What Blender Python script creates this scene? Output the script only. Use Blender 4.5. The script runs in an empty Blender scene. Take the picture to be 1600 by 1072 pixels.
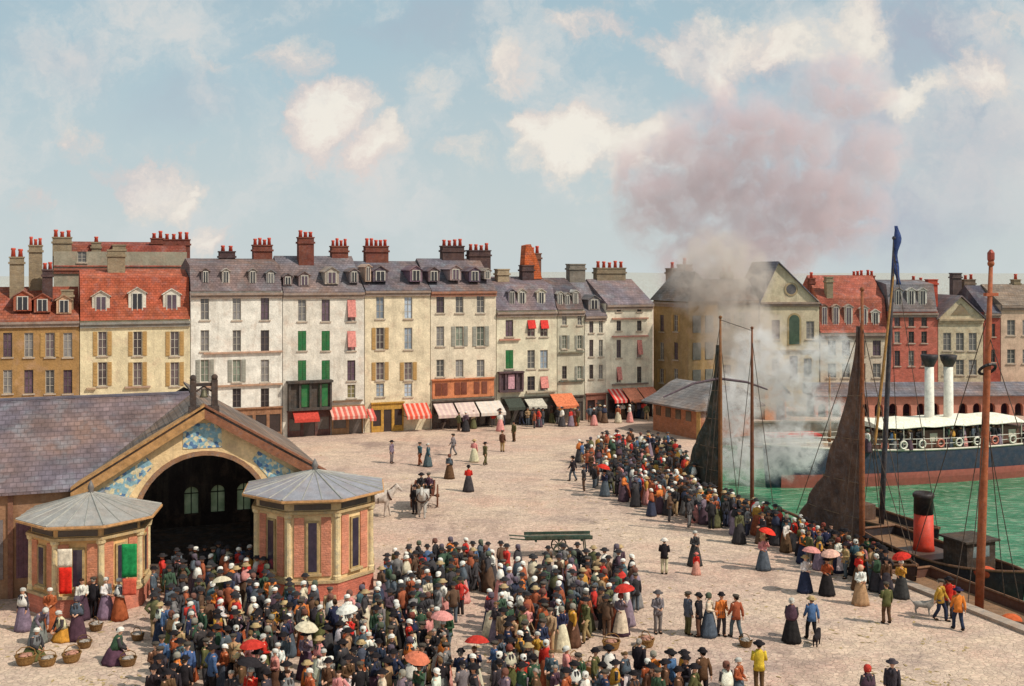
import bpy, math, random
from mathutils import Vector, Matrix, noise
R = math.radians
sc = bpy.context.scene
COL = sc.collection
F, HZ, H = 1716.0, 420.0, 15.0          # focal length and horizon in photo pixels, eye height in metres

# ------------------------------------------------------------------ camera, sky, sun, exposure
cam = bpy.data.cameras.new('camera'); camo = bpy.data.objects.new('camera', cam); COL.objects.link(camo)
cam.sensor_width = 36; cam.lens = 36 * F / 1600; cam.shift_y = -(536 - HZ) / 1600
cam.clip_start = .5; cam.clip_end = 4000
camo.location = (0, 0, H); camo.rotation_euler = (R(90), 0, 0)
sc.camera = camo
SUN_EL = R(47); SH = Vector((.90, -.43)).normalized()
sun = bpy.data.lights.new('sun', 'SUN'); suno = bpy.data.objects.new('sun', sun); COL.objects.link(suno)
sun.energy = 3.6; sun.angle = R(.5); sun.color = (1, .93, .82)
SD = Vector((SH.x * math.cos(SUN_EL), SH.y * math.cos(SUN_EL), math.sin(SUN_EL)))
suno.rotation_euler = SD.to_track_quat('Z', 'Y').to_euler(); suno.location = (60, -30, 80)
sc.view_settings.view_transform = 'Standard'; sc.view_settings.look = 'None'
sc.view_settings.gamma = 1; sc.view_settings.exposure = 0.1
sc.render.engine = 'CYCLES'
sc.cycles.max_bounces = 6; sc.cycles.diffuse_bounces = 3; sc.cycles.volume_bounces = 2
sc.cycles.transparent_max_bounces = 16; sc.cycles.volume_step_rate = 1.0; sc.cycles.volume_max_steps = 128
sc.cycles.use_denoising = True

def lin(r, g, b, k=1.0):
    f = lambda c: (c / 255 / 12.92 if c <= 10 else ((c / 255 + .055) / 1.055) ** 2.4) * k
    return (f(r), f(g), f(b), 1)

class NT:
    """tiny helper around a node tree"""
    def __init__(s, t): s.t = t; s.n = t.nodes; s.l = t.links
    def new(s, ty, **kw):
        n = s.n.new(ty)
        for k, v in kw.items(): setattr(n, k, v)
        return n
    def put(s, sock, v):
        if hasattr(v, 'is_output'): s.l.new(v, sock)
        else: sock.default_value = v
    def math(s, op, a, b=0.0, clamp=False):
        n = s.new('ShaderNodeMath', operation=op, use_clamp=clamp); s.put(n.inputs[0], a); s.put(n.inputs[1], b); return n.outputs[0]
    def vec(s, op, a, b=None):
        n = s.new('ShaderNodeVectorMath', operation=op); s.put(n.inputs[0], a)
        if b is not None: s.put(n.inputs[3] if op == 'SCALE' else n.inputs[1], b)
        return n.outputs['Value'] if op in ('LENGTH', 'DISTANCE', 'DOT_PRODUCT') else n.outputs[0]
    def noise(s, v, scale, detail=4, rough=.55):
        n = s.new('ShaderNodeTexNoise'); s.put(n.inputs['Vector'], v); n.inputs['Scale'].default_value = scale
        n.inputs['Detail'].default_value = detail; n.inputs['Roughness'].default_value = rough; return n
    def rng(s, v, a, b, c, d, smooth=False):
        n = s.new('ShaderNodeMapRange'); n.interpolation_type = 'SMOOTHSTEP' if smooth else 'LINEAR'
        s.put(n.inputs[0], v)
        for i, x in enumerate((a, b, c, d)): s.put(n.inputs[i + 1], x)
        return n.outputs[0]
    def mix(s, f, a, b):
        n = s.new('ShaderNodeMix', data_type='RGBA'); s.put(n.inputs[0], f); s.put(n.inputs[6], a); s.put(n.inputs[7], b); return n.outputs[2]
    def blobs(s, P, lst):
        """sum of smooth round falloffs: lst of (centre, radii, strength)"""
        tot = None
        for c, r, a in lst:
            q = s.vec('SUBTRACT', P, tuple(c)); q = s.vec('MULTIPLY', q, tuple(1 / x for x in r))
            v = s.math('MULTIPLY', s.rng(s.vec('LENGTH', q), 0, 1, 1, 0, True), a)
            tot = v if tot is None else s.math('MAXIMUM', tot, v)
        return tot

world = bpy.data.worlds.new('World'); sc.world = world; world.use_nodes = True
def build_world():
    W = NT(world.node_tree); W.n.clear()
    out = W.new('ShaderNodeOutputWorld'); bg = W.new('ShaderNodeBackground'); W.l.new(bg.outputs[0], out.inputs[0])
    sky = W.new('ShaderNodeTexSky', sky_type='NISHITA'); sky.sun_disc = False; sky.sun_elevation = SUN_EL
    sky.sun_rotation = math.atan2(SD.x, SD.y); sky.air_density = 1.0; sky.dust_density = 1.0; sky.ozone_density = 1.0
    g = W.new('ShaderNodeTexCoord').outputs['Generated']
    sp = W.new('ShaderNodeSeparateXYZ'); W.l.new(g, sp.inputs[0])
    y = W.math('MAXIMUM', W.math('ABSOLUTE', sp.outputs[1]), .12)
    u = W.math('DIVIDE', sp.outputs[0], y); v = W.math('DIVIDE', sp.outputs[2], y)
    cb = W.new('ShaderNodeCombineXYZ'); W.l.new(u, cb.inputs[0]); W.l.new(v, cb.inputs[1]); P = cb.outputs[0]
    nz = W.noise(P, 9, 6, .62)
    Pw = W.vec('ADD', P, W.vec('SCALE', W.vec('SUBTRACT', nz.outputs['Color'], (.5, .5, .5)), .13))
    px = lambda x, y, rx, ry, a: (((x - 800) / F, (HZ - y) / F, 0), (rx / F, ry / F, 1), a)
    white = [px(*t) for t in ((505, 190, 110, 105, 1.1), (580, 235, 95, 65, .95), (470, 100, 100, 90, .6), (235, 275, 110, 75, .8), (120, 210, 90, 80, .5),
        (275, 290, 60, 65, .75), (330, 365, 90, 60, .7), (890, 225, 150, 95, 1.35), (975, 235, 110, 70, 1.0), (835, 200, 75, 65, 1.0),
        (1130, 85, 140, 110, 1.0), (1050, 70, 110, 90, .85), (1235, 75, 90, 90, .95), (800, 110, 90, 90, .7), (930, 30, 150, 70, .6),
        (1335, 60, 90, 85, .95), (1410, 160, 130, 60, .95), (1540, 120, 110, 85, .95), (1580, 30, 90, 60, .7), (720, 250, 160, 35, .45), (650, 130, 120, 90, .4), (350, 120, 140, 60, .35), (60, 330, 100, 60, .4), (1180, 190, 90, 50, .6))]
    grey = [px(*t) for t in ((1450, 70, 190, 110, .9), (1530, 240, 220, 140, .85), (1330, 200, 200, 130, .8), (90, 90, 130, 60, .35), (300, 170, 140, 60, .3), (1250, 120, 110, 60, .7), (1560, 80, 90, 50, .8), (1130, 180, 120, 50, .6), (660, 40, 150, 50, .4), (1400, 330, 300, 110, .7), (1200, 300, 250, 120, .6))]
    n2 = W.noise(Pw, 24, 7, .64).outputs['Fac']; n3 = W.noise(P, 5, 4, .5).outputs['Fac']; n4 = W.noise(Pw, 7.5, 7, .6).outputs['Fac']
    base = W.mix(.74, sky.outputs[0], lin(168, 192, 199, 10))
    base = W.mix(W.rng(n3, .42, .62, 0, .4), base, lin(150, 186, 202, 10))
    haze = W.rng(v, -.02, .26, .85, .08, True)
    base = W.mix(haze, base, lin(198, 205, 205, 10))
    base = W.mix(W.rng(n4, .44, .68, 0, .75, True), base, lin(200, 207, 208, 10))
    fg = W.math('MULTIPLY', W.blobs(Pw, grey), W.rng(n2, .3, .65, .5, 1.1), True)
    base = W.mix(fg, base, lin(166, 172, 186, 10))
    thin = W.math('MULTIPLY', W.rng(W.math('ADD', n4, W.math('MULTIPLY', W.rng(u, -.3, .45, 0, 1), .1)), .5, .66, 0, 1, True), W.math('MULTIPLY', W.rng(v, .02, .09, 0, .6), W.rng(n2, .35, .6, .4, 1)))
    base = W.mix(thin, base, lin(216, 212, 208, 10))
    cover = W.math('ADD', W.blobs(Pw, white), W.math('MULTIPLY', W.math('SUBTRACT', n2, .5), 1.5))
    fw = W.math('MULTIPLY', W.rng(cover, .2, .8, 0, 1, True), .95)
    cw = W.mix(W.rng(n3, .42, .6, 0, 1), lin(222, 216, 206, 10), lin(218, 202, 196, 10))
    cw = W.mix(W.rng(cover, .55, 1.0, 0, .9), cw, lin(236, 231, 220, 10))
    cw = W.mix(W.rng(n4, .5, .36, 0, .45), cw, lin(186, 188, 194, 10))
    fin = W.mix(fw, base, cw)
    W.l.new(fin, bg.inputs[0]); bg.inputs[1].default_value = 0.1
build_world()

# ------------------------------------------------------------------ small helpers
def X(px, d): return (px - 800) / F * d
def gnd(px, py):                                # point of the ground plane seen at a photo position
    d = F * H / (py - HZ); return Vector((X(px, d), d, 0))
def zat(py, d): return H - (py - HZ) * d / F
def smooth(me, on=True): me.polygons.foreach_set('use_smooth', [on] * len(me.polygons))

class MB:
    """collects faces; build() links them as ONE mesh object"""
    def __init__(s): s.v = []; s.f = []; s.m = []; s.k = 0
    def mat(s, k): s.k = k; return s
    def face(s, pts):
        i = len(s.v); s.v += [tuple(p) for p in pts]; s.f.append(tuple(range(i, i + len(pts)))); s.m.append(s.k)
    def box(s, x0, x1, y0, y1, z0, z1):
        a = [(x, y, z) for z in (z0, z1) for y in (y0, y1) for x in (x0, x1)]; i = len(s.v); s.v += a
        for q in ((0, 2, 3, 1), (4, 5, 7, 6), (0, 1, 5, 4), (2, 6, 7, 3), (0, 4, 6, 2), (1, 3, 7, 5)):
            s.f.append(tuple(i + j for j in q)); s.m.append(s.k)
        return s
    def loft(s, rings, cap=True, closed=True):
        n = len(rings[0]); i = len(s.v)
        for r in rings: s.v += [tuple(p) for p in r]
        for a in range(len(rings) - 1):
            for b in range(n if closed else n - 1):
                c = (b + 1) % n
                s.f.append((i + a * n + b, i + a * n + c, i + (a + 1) * n + c, i + (a + 1) * n + b)); s.m.append(s.k)
        if cap and closed:
            s.f.append(tuple(i + j for j in reversed(range(n)))); s.m.append(s.k)
            j = i + (len(rings) - 1) * n; s.f.append(tuple(j + q for q in range(n))); s.m.append(s.k)
        return s
    def tube(s, pts, rad, n=8, cap=True):
        pts = [Vector(p) for p in pts]
        if not isinstance(rad, (list, tuple)): rad = [rad] * len(pts)
        rings = []; ref = None
        for i, p in enumerate(pts):
            t = (pts[min(i + 1, len(pts) - 1)] - pts[max(i - 1, 0)]).normalized()
            if ref is None: ref = Vector((0, 0, 1)) if abs(t.z) < .9 else Vector((1, 0, 0))
            a = t.cross(ref).normalized(); b = t.cross(a).normalized(); ref = -b if (-b).cross(t).length > .1 else ref
            rings.append([p + (a * math.cos(w) + b * math.sin(w)) * rad[i] for w in (2 * math.pi * k / n for k in range(n))])
        return s.loft(rings, cap)
    def lathe(s, prof, n=16, cx=0, cy=0, ex=1, ey=1, cap=True, fn=None):
        rings = []
        for r, z in prof:
            ring = []
            for k in range(n):
                w = 2 * math.pi * k / n; rr = r * (fn(w, z) if fn else 1)
                ring.append((cx + rr * ex * math.cos(w), cy + rr * ey * math.sin(w), z))
            rings.append(ring)
        return s.loft(rings, cap)
    def prism(s, poly, axis, a0, a1):
        """poly: 2D outline, extruded along axis from a0 to a1. axis x: (y,z); y: (x,z); z: (x,y)"""
        pt = {'x': lambda p, a: (a, p[0], p[1]), 'y': lambda p, a: (p[0], a, p[1]), 'z': lambda p, a: (p[0], p[1], a)}[axis]
        return s.loft([[pt(p, a0) for p in poly], [pt(p, a1) for p in poly]])
    def sphere(s, c, r, n=10, m=6, sc=(1, 1, 1)):
        rings = []
        for j in range(m + 1):
            t = math.pi * (j + .02) / (m + .04)
            rings.append([(c[0] + r * sc[0] * math.sin(t) * math.cos(2 * math.pi * k / n), c[1] + r * sc[1] * math.sin(t) * math.sin(2 * math.pi * k / n), c[2] - r * sc[2] * math.cos(t)) for k in range(n)])
        return s.loft(rings)
    def mesh(s, name, mats, sm=False, fix=True):
        me = bpy.data.meshes.new(name); me.from_pydata(s.v, [], s.f)
        for m in (mats if isinstance(mats, (list, tuple)) else [mats]): me.materials.append(m)
        me.polygons.foreach_set('material_index', s.m)
        if fix:
            import bmesh
            b = bmesh.new(); b.from_mesh(me); bmesh.ops.recalc_face_normals(b, faces=b.faces); b.to_mesh(me); b.free()
        if sm: smooth(me)
        me.update(); return me
    def build(s, name, mats, parent=None, color=None, sm=False, **kw):
        return put(name, s.mesh(name, mats, sm), parent, color, **kw)

def put(name, me, parent=None, color=None, loc=None, rz=None, mat=None):
    o = bpy.data.objects.new(name, me); COL.objects.link(o)
    if parent is not None: o.parent = parent
    if color is not None: o.color = color
    if mat is not None: o.matrix_local = mat
    if loc is not None: o.location = loc
    if rz is not None: o.rotation_euler = (0, 0, rz)
    return o
def tag(o, label, cat, group=None):
    o['label'] = label; o['category'] = cat
    if group: o['group'] = group
    return o
def thing(name, label, cat, loc=(0, 0, 0), rz=0, group=None):
    o = bpy.data.objects.new(name, None); COL.objects.link(o); o.location = loc; o.rotation_euler = (0, 0, rz); o.empty_display_size = .2
    return tag(o, label, cat, group)

# ------------------------------------------------------------------ materials: colour comes from each object's own colour
def material(name, rough=.9, var=.25, scale=3.0, bump=.0, bscale=20, pattern=None, spec=.25, metal=0, hue=.0):
    m = bpy.data.materials.new(name); m.use_nodes = True; N = NT(m.node_tree); b = N.n['Principled BSDF']
    oi = N.new('ShaderNodeObjectInfo'); co = N.new('ShaderNodeTexCoord').outputs['Object']
    off = N.vec('ADD', co, N.vec('SCALE', (37.0, 19.0, 11.0), oi.outputs['Random']))
    n1 = N.noise(off, scale, 5, .6).outputs['Fac']; n2 = N.noise(off, scale * 7, 3, .6).outputs['Fac']
    f = N.math('MULTIPLY', N.rng(n1, .3, .7, 1 - var, 1 + var), N.rng(n2, .3, .7, 1 - var * .6, 1 + var * .6))
    col = oi.outputs['Color']
    if hue:
        col = N.mix(N.rng(N.noise(off, scale * .6, 3).outputs['Fac'], .4, .7, 0, hue), col, lin(150, 110, 80))
        col = N.mix(N.rng(N.noise(off, scale * 2.3, 3).outputs['Fac'], .5, .7, 0, hue), col, lin(120, 125, 130))
    h = n2
    if pattern in ('slate', 'tile', 'brick'):
        sx = N.new('ShaderNodeSeparateXYZ'); N.l.new(co, sx.inputs[0])
        cb = N.new('ShaderNodeCombineXYZ'); N.l.new(N.math('ADD', sx.outputs[0], sx.outputs[1] if pattern == 'brick' else 0.0), cb.inputs[0])
        N.l.new(sx.outputs[2], cb.inputs[1])
        br = N.new('ShaderNodeTexBrick'); N.l.new(cb.outputs[0], br.inputs['Vector'])
        br.inputs['Scale'].default_value = 1.0; br.inputs['Mortar Size'].default_value = .018
        br.inputs['Brick Width'].default_value = {'slate': .3, 'tile': .3, 'brick': .3}[pattern]
        br.inputs['Row Height'].default_value = {'slate': .18, 'tile': .2, 'brick': .1}[pattern]
        br.inputs['Color1'].default_value = (.82, .82, .82, 1); br.inputs['Color2'].default_value = (1.1, 1.1, 1.1, 1); br.inputs['Mortar'].default_value = (.66, .66, .66, 1) if pattern != 'brick' else (.95, .93, .9, 1)
        col = N.vec('MULTIPLY', col, br.outputs['Color']); h = N.math('ADD', n2, N.math('MULTIPLY', br.outputs['Fac'], -.8))
    if pattern == 'plaster':
        st = N.vec('MULTIPLY', off, (1.6, 1.6, .22)); s1 = N.noise(st, 1.2, 5, .65).outputs['Fac']
        col = N.mix(N.rng(s1, .5, .75, 0, .45), col, lin(150, 132, 112))
        col = N.mix(N.rng(N.noise(off, .9, 4).outputs['Fac'], .55, .72, 0, .35), col, lin(186, 150, 128))
    if pattern == 'planks':
        sx = N.new('ShaderNodeSeparateXYZ'); N.l.new(co, sx.inputs[0])
        k = N.math('FRACT', N.math('MULTIPLY', N.math('ADD', sx.outputs[0], sx.outputs[1]), 5.0))
        f = N.math('MULTIPLY', f, N.rng(k, 0, .12, .5, 1.0))
    if pattern == 'stripe':
        sx = N.new('ShaderNodeSeparateXYZ'); N.l.new(co, sx.inputs[0])
        k = N.math('FRACT', N.math('MULTIPLY', sx.outputs[0], 2.1))
        col = N.mix(N.rng(k, .5, .68, 0, .6), col, lin(220, 198, 180))
    if pattern == 'mosaic':
        vo = N.new('ShaderNodeTexVoronoi'); N.l.new(co, vo.inputs['Vector']); vo.inputs['Scale'].default_value = 6
        q = N.new('ShaderNodeSeparateXYZ'); N.l.new(vo.outputs['Color'], q.inputs[0])
        col = N.mix(N.rng(q.outputs[0], .55, .6, 0, 1), col, lin(214, 198, 160)); col = N.mix(N.rng(q.outputs[1], .8, .85, 0, 1), col, lin(90, 120, 156))
    col = N.vec('SCALE', col, f)
    N.put(b.inputs['Base Color'], col); b.inputs['Roughness'].default_value = rough; b.inputs['Metallic'].default_value = metal
    b.inputs['Specular IOR Level'].default_value = spec
    if bump:
        bp = N.new('ShaderNodeBump'); bp.inputs['Strength'].default_value = bump; bp.inputs['Distance'].default_value = .05
        hh = N.math('ADD', h, N.math('MULTIPLY', N.noise(off, bscale, 3).outputs['Fac'], .6))
        N.l.new(hh, bp.inputs['Height']); N.l.new(bp.outputs[0], b.inputs['Normal'])
    return m
M = dict(
    plaster=material('plaster', .92, .2, 1.1, .5, 9, 'plaster', .1),
    stone=material('stone', .9, .2, 2.2, .5, 12, None, .15, 0, .35),
    brick=material('brick', .92, .22, 1.6, .5, 14, 'brick', .1, 0, .15),
    slate=material('slate', .78, .34, .45, .5, 12, 'slate', .3, 0, .5),
    tile=material('roof_tile', .88, .3, .9, .6, 12, 'tile', .15, 0, .25),
    wood=material('wood', .8, .3, 2.5, .4, 25, 'planks', .2, 0, .15),
    timber=material('timber', .75, .3, 4, .3, 30, None, .25, 0, .15),
    paint=material('paint', .55, .16, 3, .15, 30, None, .35, 0, .12),
    zinc=material('zinc', .55, .2, 2, .25, 14, None, .4, .0, .2),
    glass=material('window_glass', .12, .3, 1.2, .05, 8, None, .6),
    cloth=material('cloth', .95, .3, 6, .4, 30, None, .08),
    stripe=material('awning_stripe', .9, .15, 3, .2, 20, 'stripe', .1),
    mosaic=material('mosaic', .7, .3, 5, .2, 20, 'mosaic', .2),
    skin=material('skin', .6, .1, 8, 0, 20, None, .3),
    fur=material('fur', .9, .35, 3.5, .4, 60, None, .1),
    wicker=material('wicker', .85, .35, 18, .8, 60, None, .15),
    sail=material('sailcloth', .95, .3, 1.6, .6, 10, None, .05, 0, .25),
    iron=material('iron', .5, .25, 4, .2, 30, None, .4, .3))
def flat(name, c, rough=.6):
    m = bpy.data.materials.new(name); m.use_nodes = True; b = m.node_tree.nodes['Principled BSDF']
    N = NT(m.node_tree); n = N.noise(N.new('ShaderNodeTexCoord').outputs['Object'], 40, 2).outputs['Fac']
    N.put(b.inputs['Base Color'], N.mix(n, c, tuple(x * .7 for x in c[:3]) + (1,))); b.inputs['Roughness'].default_value = rough; return m
M['eye'] = flat('eye', lin(38, 28, 24), .3); M['lip'] = flat('lip', lin(150, 84, 76)); M['hoof'] = flat('hoof', lin(50, 42, 36))

def ground_material():
    m = bpy.data.materials.new('ground'); m.use_nodes = True; N = NT(m.node_tree); b = N.n['Principled BSDF']
    co = N.new('ShaderNodeTexCoord').outputs['Object']
    warp = N.vec('ADD', co, N.vec('SCALE', N.noise(co, .5, 3).outputs['Color'], 1.2))
    n1 = N.noise(warp, .09, 5, .6).outputs['Fac']; n2 = N.noise(N.vec('MULTIPLY', warp, (.55, 1.6, 1)), .55, 5, .65).outputs['Fac']; n3 = N.noise(co, 5, 4, .7).outputs['Fac']
    c = N.mix(N.rng(n1, .36, .62, 0, 1), lin(204, 170, 152), lin(214, 186, 162))
    c = N.mix(N.rng(n2, .42, .66, 0, .6), c, lin(170, 144, 136))
    c = N.mix(N.rng(N.noise(warp, .22, 4).outputs['Fac'], .52, .68, 0, .55), c, lin(208, 160, 140))
    c = N.mix(N.rng(n3, .4, .7, 0, .45), c, lin(224, 206, 178))
    tr = N.noise(N.vec('MULTIPLY', warp, (.9, .12, 1)), .8, 3, .5).outputs['Fac']
    c = N.mix(N.math('MULTIPLY', N.rng(tr, .56, .64, 0, .5), N.rng(n1, .35, .6, 1, .2)), c, lin(148, 122, 110))
    dmp = N.noise(N.vec('ADD', warp, (9, 4, 0)), .16, 6, .68).outputs['Fac']
    c = N.mix(N.rng(dmp, .56, .64, 0, .55), c, lin(136, 116, 110))
    vo = N.new('ShaderNodeTexVoronoi'); vo.feature = 'DISTANCE_TO_EDGE'; N.l.new(co, vo.inputs['Vector']); vo.inputs['Scale'].default_value = 4.5
    e = N.rng(vo.outputs['Distance'], 0, .09, .68, 1.0)
    vc = N.new('ShaderNodeTexVoronoi'); N.l.new(co, vc.inputs['Vector']); vc.inputs['Scale'].default_value = 4.5
    q = N.new('ShaderNodeSeparateXYZ'); N.l.new(vc.outputs['Color'], q.inputs[0])
    c = N.vec('SCALE', c, N.math('MULTIPLY', e, N.rng(q.outputs[0], 0, 1, .8, 1.06)))
    N.put(b.inputs['Base Color'], c); N.put(b.inputs['Roughness'], N.rng(dmp, .56, .66, .95, .6)); b.inputs['Specular IOR Level'].default_value = .2
    bp = N.new('ShaderNodeBump'); bp.inputs['Strength'].default_value = .6; bp.inputs['Distance'].default_value = .06
    N.l.new(N.math('ADD', N.math('ADD', e, n3), n2), bp.inputs['Height']); N.l.new(bp.outputs[0], b.inputs['Normal'])
    return m
def water_material():
    m = bpy.data.materials.new('water'); m.use_nodes = True; N = NT(m.node_tree); b = N.n['Principled BSDF']
    co = N.new('ShaderNodeTexCoord').outputs['Object']
    v = N.vec('MULTIPLY', co, (.5, 1.2, 1)); n1 = N.noise(v, .7, 5, .65).outputs['Fac']; n2 = N.noise(v, 2.6, 4, .6).outputs['Fac']
    c = N.mix(N.rng(n1, .35, .65, 0, 1), lin(30, 108, 74), lin(84, 142, 108)); c = N.mix(N.rng(n2, .5, .7, 0, .9), c, lin(150, 162, 138))  # pale flecks paint highlights into the green water colour
    N.put(b.inputs['Base Color'], c); b.inputs['Roughness'].default_value = .2; b.inputs['IOR'].default_value = 1.33; b.inputs['Specular IOR Level'].default_value = .35
    bp = N.new('ShaderNodeBump'); bp.inputs['Strength'].default_value = .7; bp.inputs['Distance'].default_value = .25
    N.l.new(N.math('ADD', n1, n2), bp.inputs['Height']); N.l.new(bp.outputs[0], b.inputs['Normal'])
    return m
M['ground'] = ground_material(); M['water'] = water_material()

# ------------------------------------------------------------------ the ground, the basin and its quay
Q0 = Vector((11.1, 73.5, 0)); Q1 = Vector((21.3, 45.6, 0)); QD = (Q1 - Q0).normalized(); QN = Vector((-QD.y, QD.x, 0))   # along the quay towards us, and out over the water
QE = Q0 + QD * 65
BASIN = [QE, Vector((120, QE.y, 0)), Vector((120, 108, 0)), Vector((20.5, 107, 0)), Q0]
WZ = -2.2
def build_ground():
    from mathutils.geometry import tessellate_polygon
    outer = [Vector(p) for p in ((-900, -60, 0), (900, -60, 0), (900, 1500, 0), (-900, 1500, 0))]
    tri = tessellate_polygon([outer, BASIN]); vs = outer + BASIN
    me = bpy.data.meshes.new('ground'); me.from_pydata([tuple(v) for v in vs], [], [tuple(t) for t in tri]); me.materials.append(M['ground'])
    import bmesh
    b = bmesh.new(); b.from_mesh(me); bmesh.ops.recalc_face_normals(b, faces=b.faces)
    if sum(f.normal.z for f in b.faces) < 0: bmesh.ops.reverse_faces(b, faces=b.faces)
    b.to_mesh(me); b.free()
    o = put('ground', me); o['kind'] = 'structure'
    m = MB(); m.face([(p.x, p.y, WZ) for p in BASIN]); w = m.build('water', M['water']); w['kind'] = 'structure'
    t = thing('quay_wall', 'stone quay wall with coping round the green harbour basin', 'quay wall')
    m = MB(); cp = MB(); n = len(BASIN); cen = sum(BASIN, Vector()) / n
    for i in range(n):
        a, c = BASIN[i], BASIN[(i + 1) % n]
        dr = (c - a).normalized(); nr = Vector((-dr.y, dr.x, 0))
        if nr.dot(cen - a) < 0: nr = -nr
        i_, o_ = nr * .06, -nr * .5
        m.loft([[a + i_ + Vector((0, 0, -3.5)), a + i_ + Vector((0, 0, .003)), a + o_ * .1 + Vector((0, 0, .003)), a + o_ * .1 + Vector((0, 0, -3.5))],
                [c + i_ + Vector((0, 0, -3.5)), c + i_ + Vector((0, 0, .003)), c + o_ * .1 + Vector((0, 0, .003)), c + o_ * .1 + Vector((0, 0, -3.5))]])
        k = Vector((0, 0, .16)); j = nr * .1
        cp.loft([[a + j + Vector((0, 0, .004)), a + j + k, a + o_ + k, a + o_ + Vector((0, 0, .004))], [c + j + Vector((0, 0, .004)), c + j + k, c + o_ + k, c + o_ + Vector((0, 0, .004))]])
    m.build('wall', M['stone'], t, lin(130, 116, 104)); cp.build('coping', M['stone'], t, lin(168, 150, 134))
build_ground()
def build_hills():
    m = MB(); n = 60; rings = []
    for r, f in ((420, 0), (470, .8), (540, 1.0), (640, .85), (760, 0)):
        rings.append([(r * math.sin(a), r * math.cos(a), -1 + f * (13.6 + 1.4 * noise.noise((a * 6, r * .01, 0)))) for a in [R(-62) + R(124) * k / n for k in range(n + 1)]])
    m.loft(rings, False, False); o = m.build('hills', M['stone'], None, lin(176, 178, 172), True); o['kind'] = 'structure'
build_hills()

# ------------------------------------------------------------------ houses
class Line:
    """a facade line on the ground between two points; at(px) is where a photo column meets it"""
    def __init__(s, px0, d0, px1, d1):
        s.a = Vector((X(px0, d0), d0, 0)); b = Vector((X(px1, d1), d1, 0)); s.t = (b - s.a).normalized(); s.ang = math.atan2(s.t.y, s.t.x)
    def s_at(s, px):
        k = (px - 800) / F; return (k * s.a.y - s.a.x) / (s.t.x - k * s.t.y)
    def pt(s, u): return s.a + s.t * u

PANE = {'g': lin(112, 108, 106), 'd': lin(46, 42, 46), 'b': lin(150, 160, 172), 'G': lin(40, 66, 50), 's': lin(104, 110, 98), 'o': lin(96, 84, 84), 'r': lin(70, 52, 52), 'p': lin(140, 92, 94), 'm': lin(88, 70, 80), 'y': lin(120, 112, 78)}
rnd = random.Random(5)
def window(root, u0, u1, z0, z1, st, arch=False):
    w, h = u1 - u0, z1 - z0; t = .06
    m = MB()
    for b in ((u0, u0 + t, z0, z1), (u1 - t, u1, z0, z1), (u0 + t, u1 - t, z0, z0 + t), (u0 + t, u1 - t, z1 - t, z1), ((u0 + u1) / 2 - .03, (u0 + u1) / 2 + .03, z0 + t, z1 - t)):
        m.box(b[0], b[1], .09, .15, b[2], b[3])
    for k in (1, 2):
        zz = z0 + h * k / 3
        m.box(u0 + t, (u0 + u1) / 2 - .03, .1, .14, zz - .02, zz + .02); m.box((u0 + u1) / 2 + .03, u1 - t, .1, .14, zz - .02, zz + .02)
    fr = m.build('window', M['paint'], root, lin(176, 168, 154) if st not in 'dm' else lin(96, 86, 80))
    v = rnd.uniform(.6, 1.5); c = PANE[st]
    MB().box(u0, u1, .13, .2, z0, z1).build('pane', M['glass'], fr, tuple(x * v for x in c[:3]) + (1,))
    MB().box(u0 - .12, u1 + .12, -.1, .0, z0 - .12, z0 - .01).build('sill', M['stone'], fr, lin(184, 168, 150))
    if st == 'G':
        for a, b in ((u0 + .02, (u0 + u1) / 2 - .015), ((u0 + u1) / 2 + .015, u1 - .02)):
            s = MB()
            s.box(a, b, .03, .06, z0 + .02, z1 - .02)
            for k in range(9): zz = z0 + .08 + (h - .16) * k / 9; s.box(a + .05, b - .05, .005, .028, zz, zz + h / 15)
            s.build('shutter', M['paint'], root, lin(34, 108, 58))
    if st in 'os':
        for a, b in ((u0 - .05 - w * .48, u0 - .05), (u1 + .05, u1 + .05 + w * .48)):
            s = MB(); s.box(a, b, -.05, -.01, z0, z1)
            for k in range(8): zz = z0 + .06 + (h - .12) * k / 8; s.box(a + .06, b - .06, -.07, -.05, zz, zz + h / 13)
            s.build('shutter', M['paint'], root, lin(178, 140, 84) if st == 'o' else lin(148, 146, 134))
    if st in 'rp':
        zt = z1 - h * (.5 if st == 'r' else .8)
        MB().prism([(-.02, z1 - .02), (-.34, zt), (-.31, zt - .02), (.01, z1 - .05)], 'x', u0, u1).build('blind', M['cloth'], root, lin(206, 64, 58) if st == 'r' else lin(206, 134, 124))

def chimney(root, u0, u1, y0, y1, z0, z1, npots, col, pot=lin(196, 74, 54), poth=.75):
    m = MB(); m.box(u0, u1, y0, y1, z0, z1); m.box(u0 - .1, u1 + .1, y0 - .1, y1 + .1, z1 - .5, z1 - .32); m.box(u0 - .06, u1 + .06, y0 - .06, y1 + .06, z1, z1 + .12)
    c = m.build('chimney', M['brick'], root, col)
    for k in range(npots):
        u = u0 + (u1 - u0) * (k + .5) / npots; r = min(.19, (u1 - u0) / npots * .4); hh = poth * rnd.uniform(.8, 1.15)
        MB().lathe([(r, z1 + .125), (r * .78, z1 + hh * .75), (r * 1.05, z1 + hh * .85), (r * .9, z1 + hh)], 10, u, (y0 + y1) / 2).build('chimney_pot', M['paint'], c, pot, True)

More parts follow.
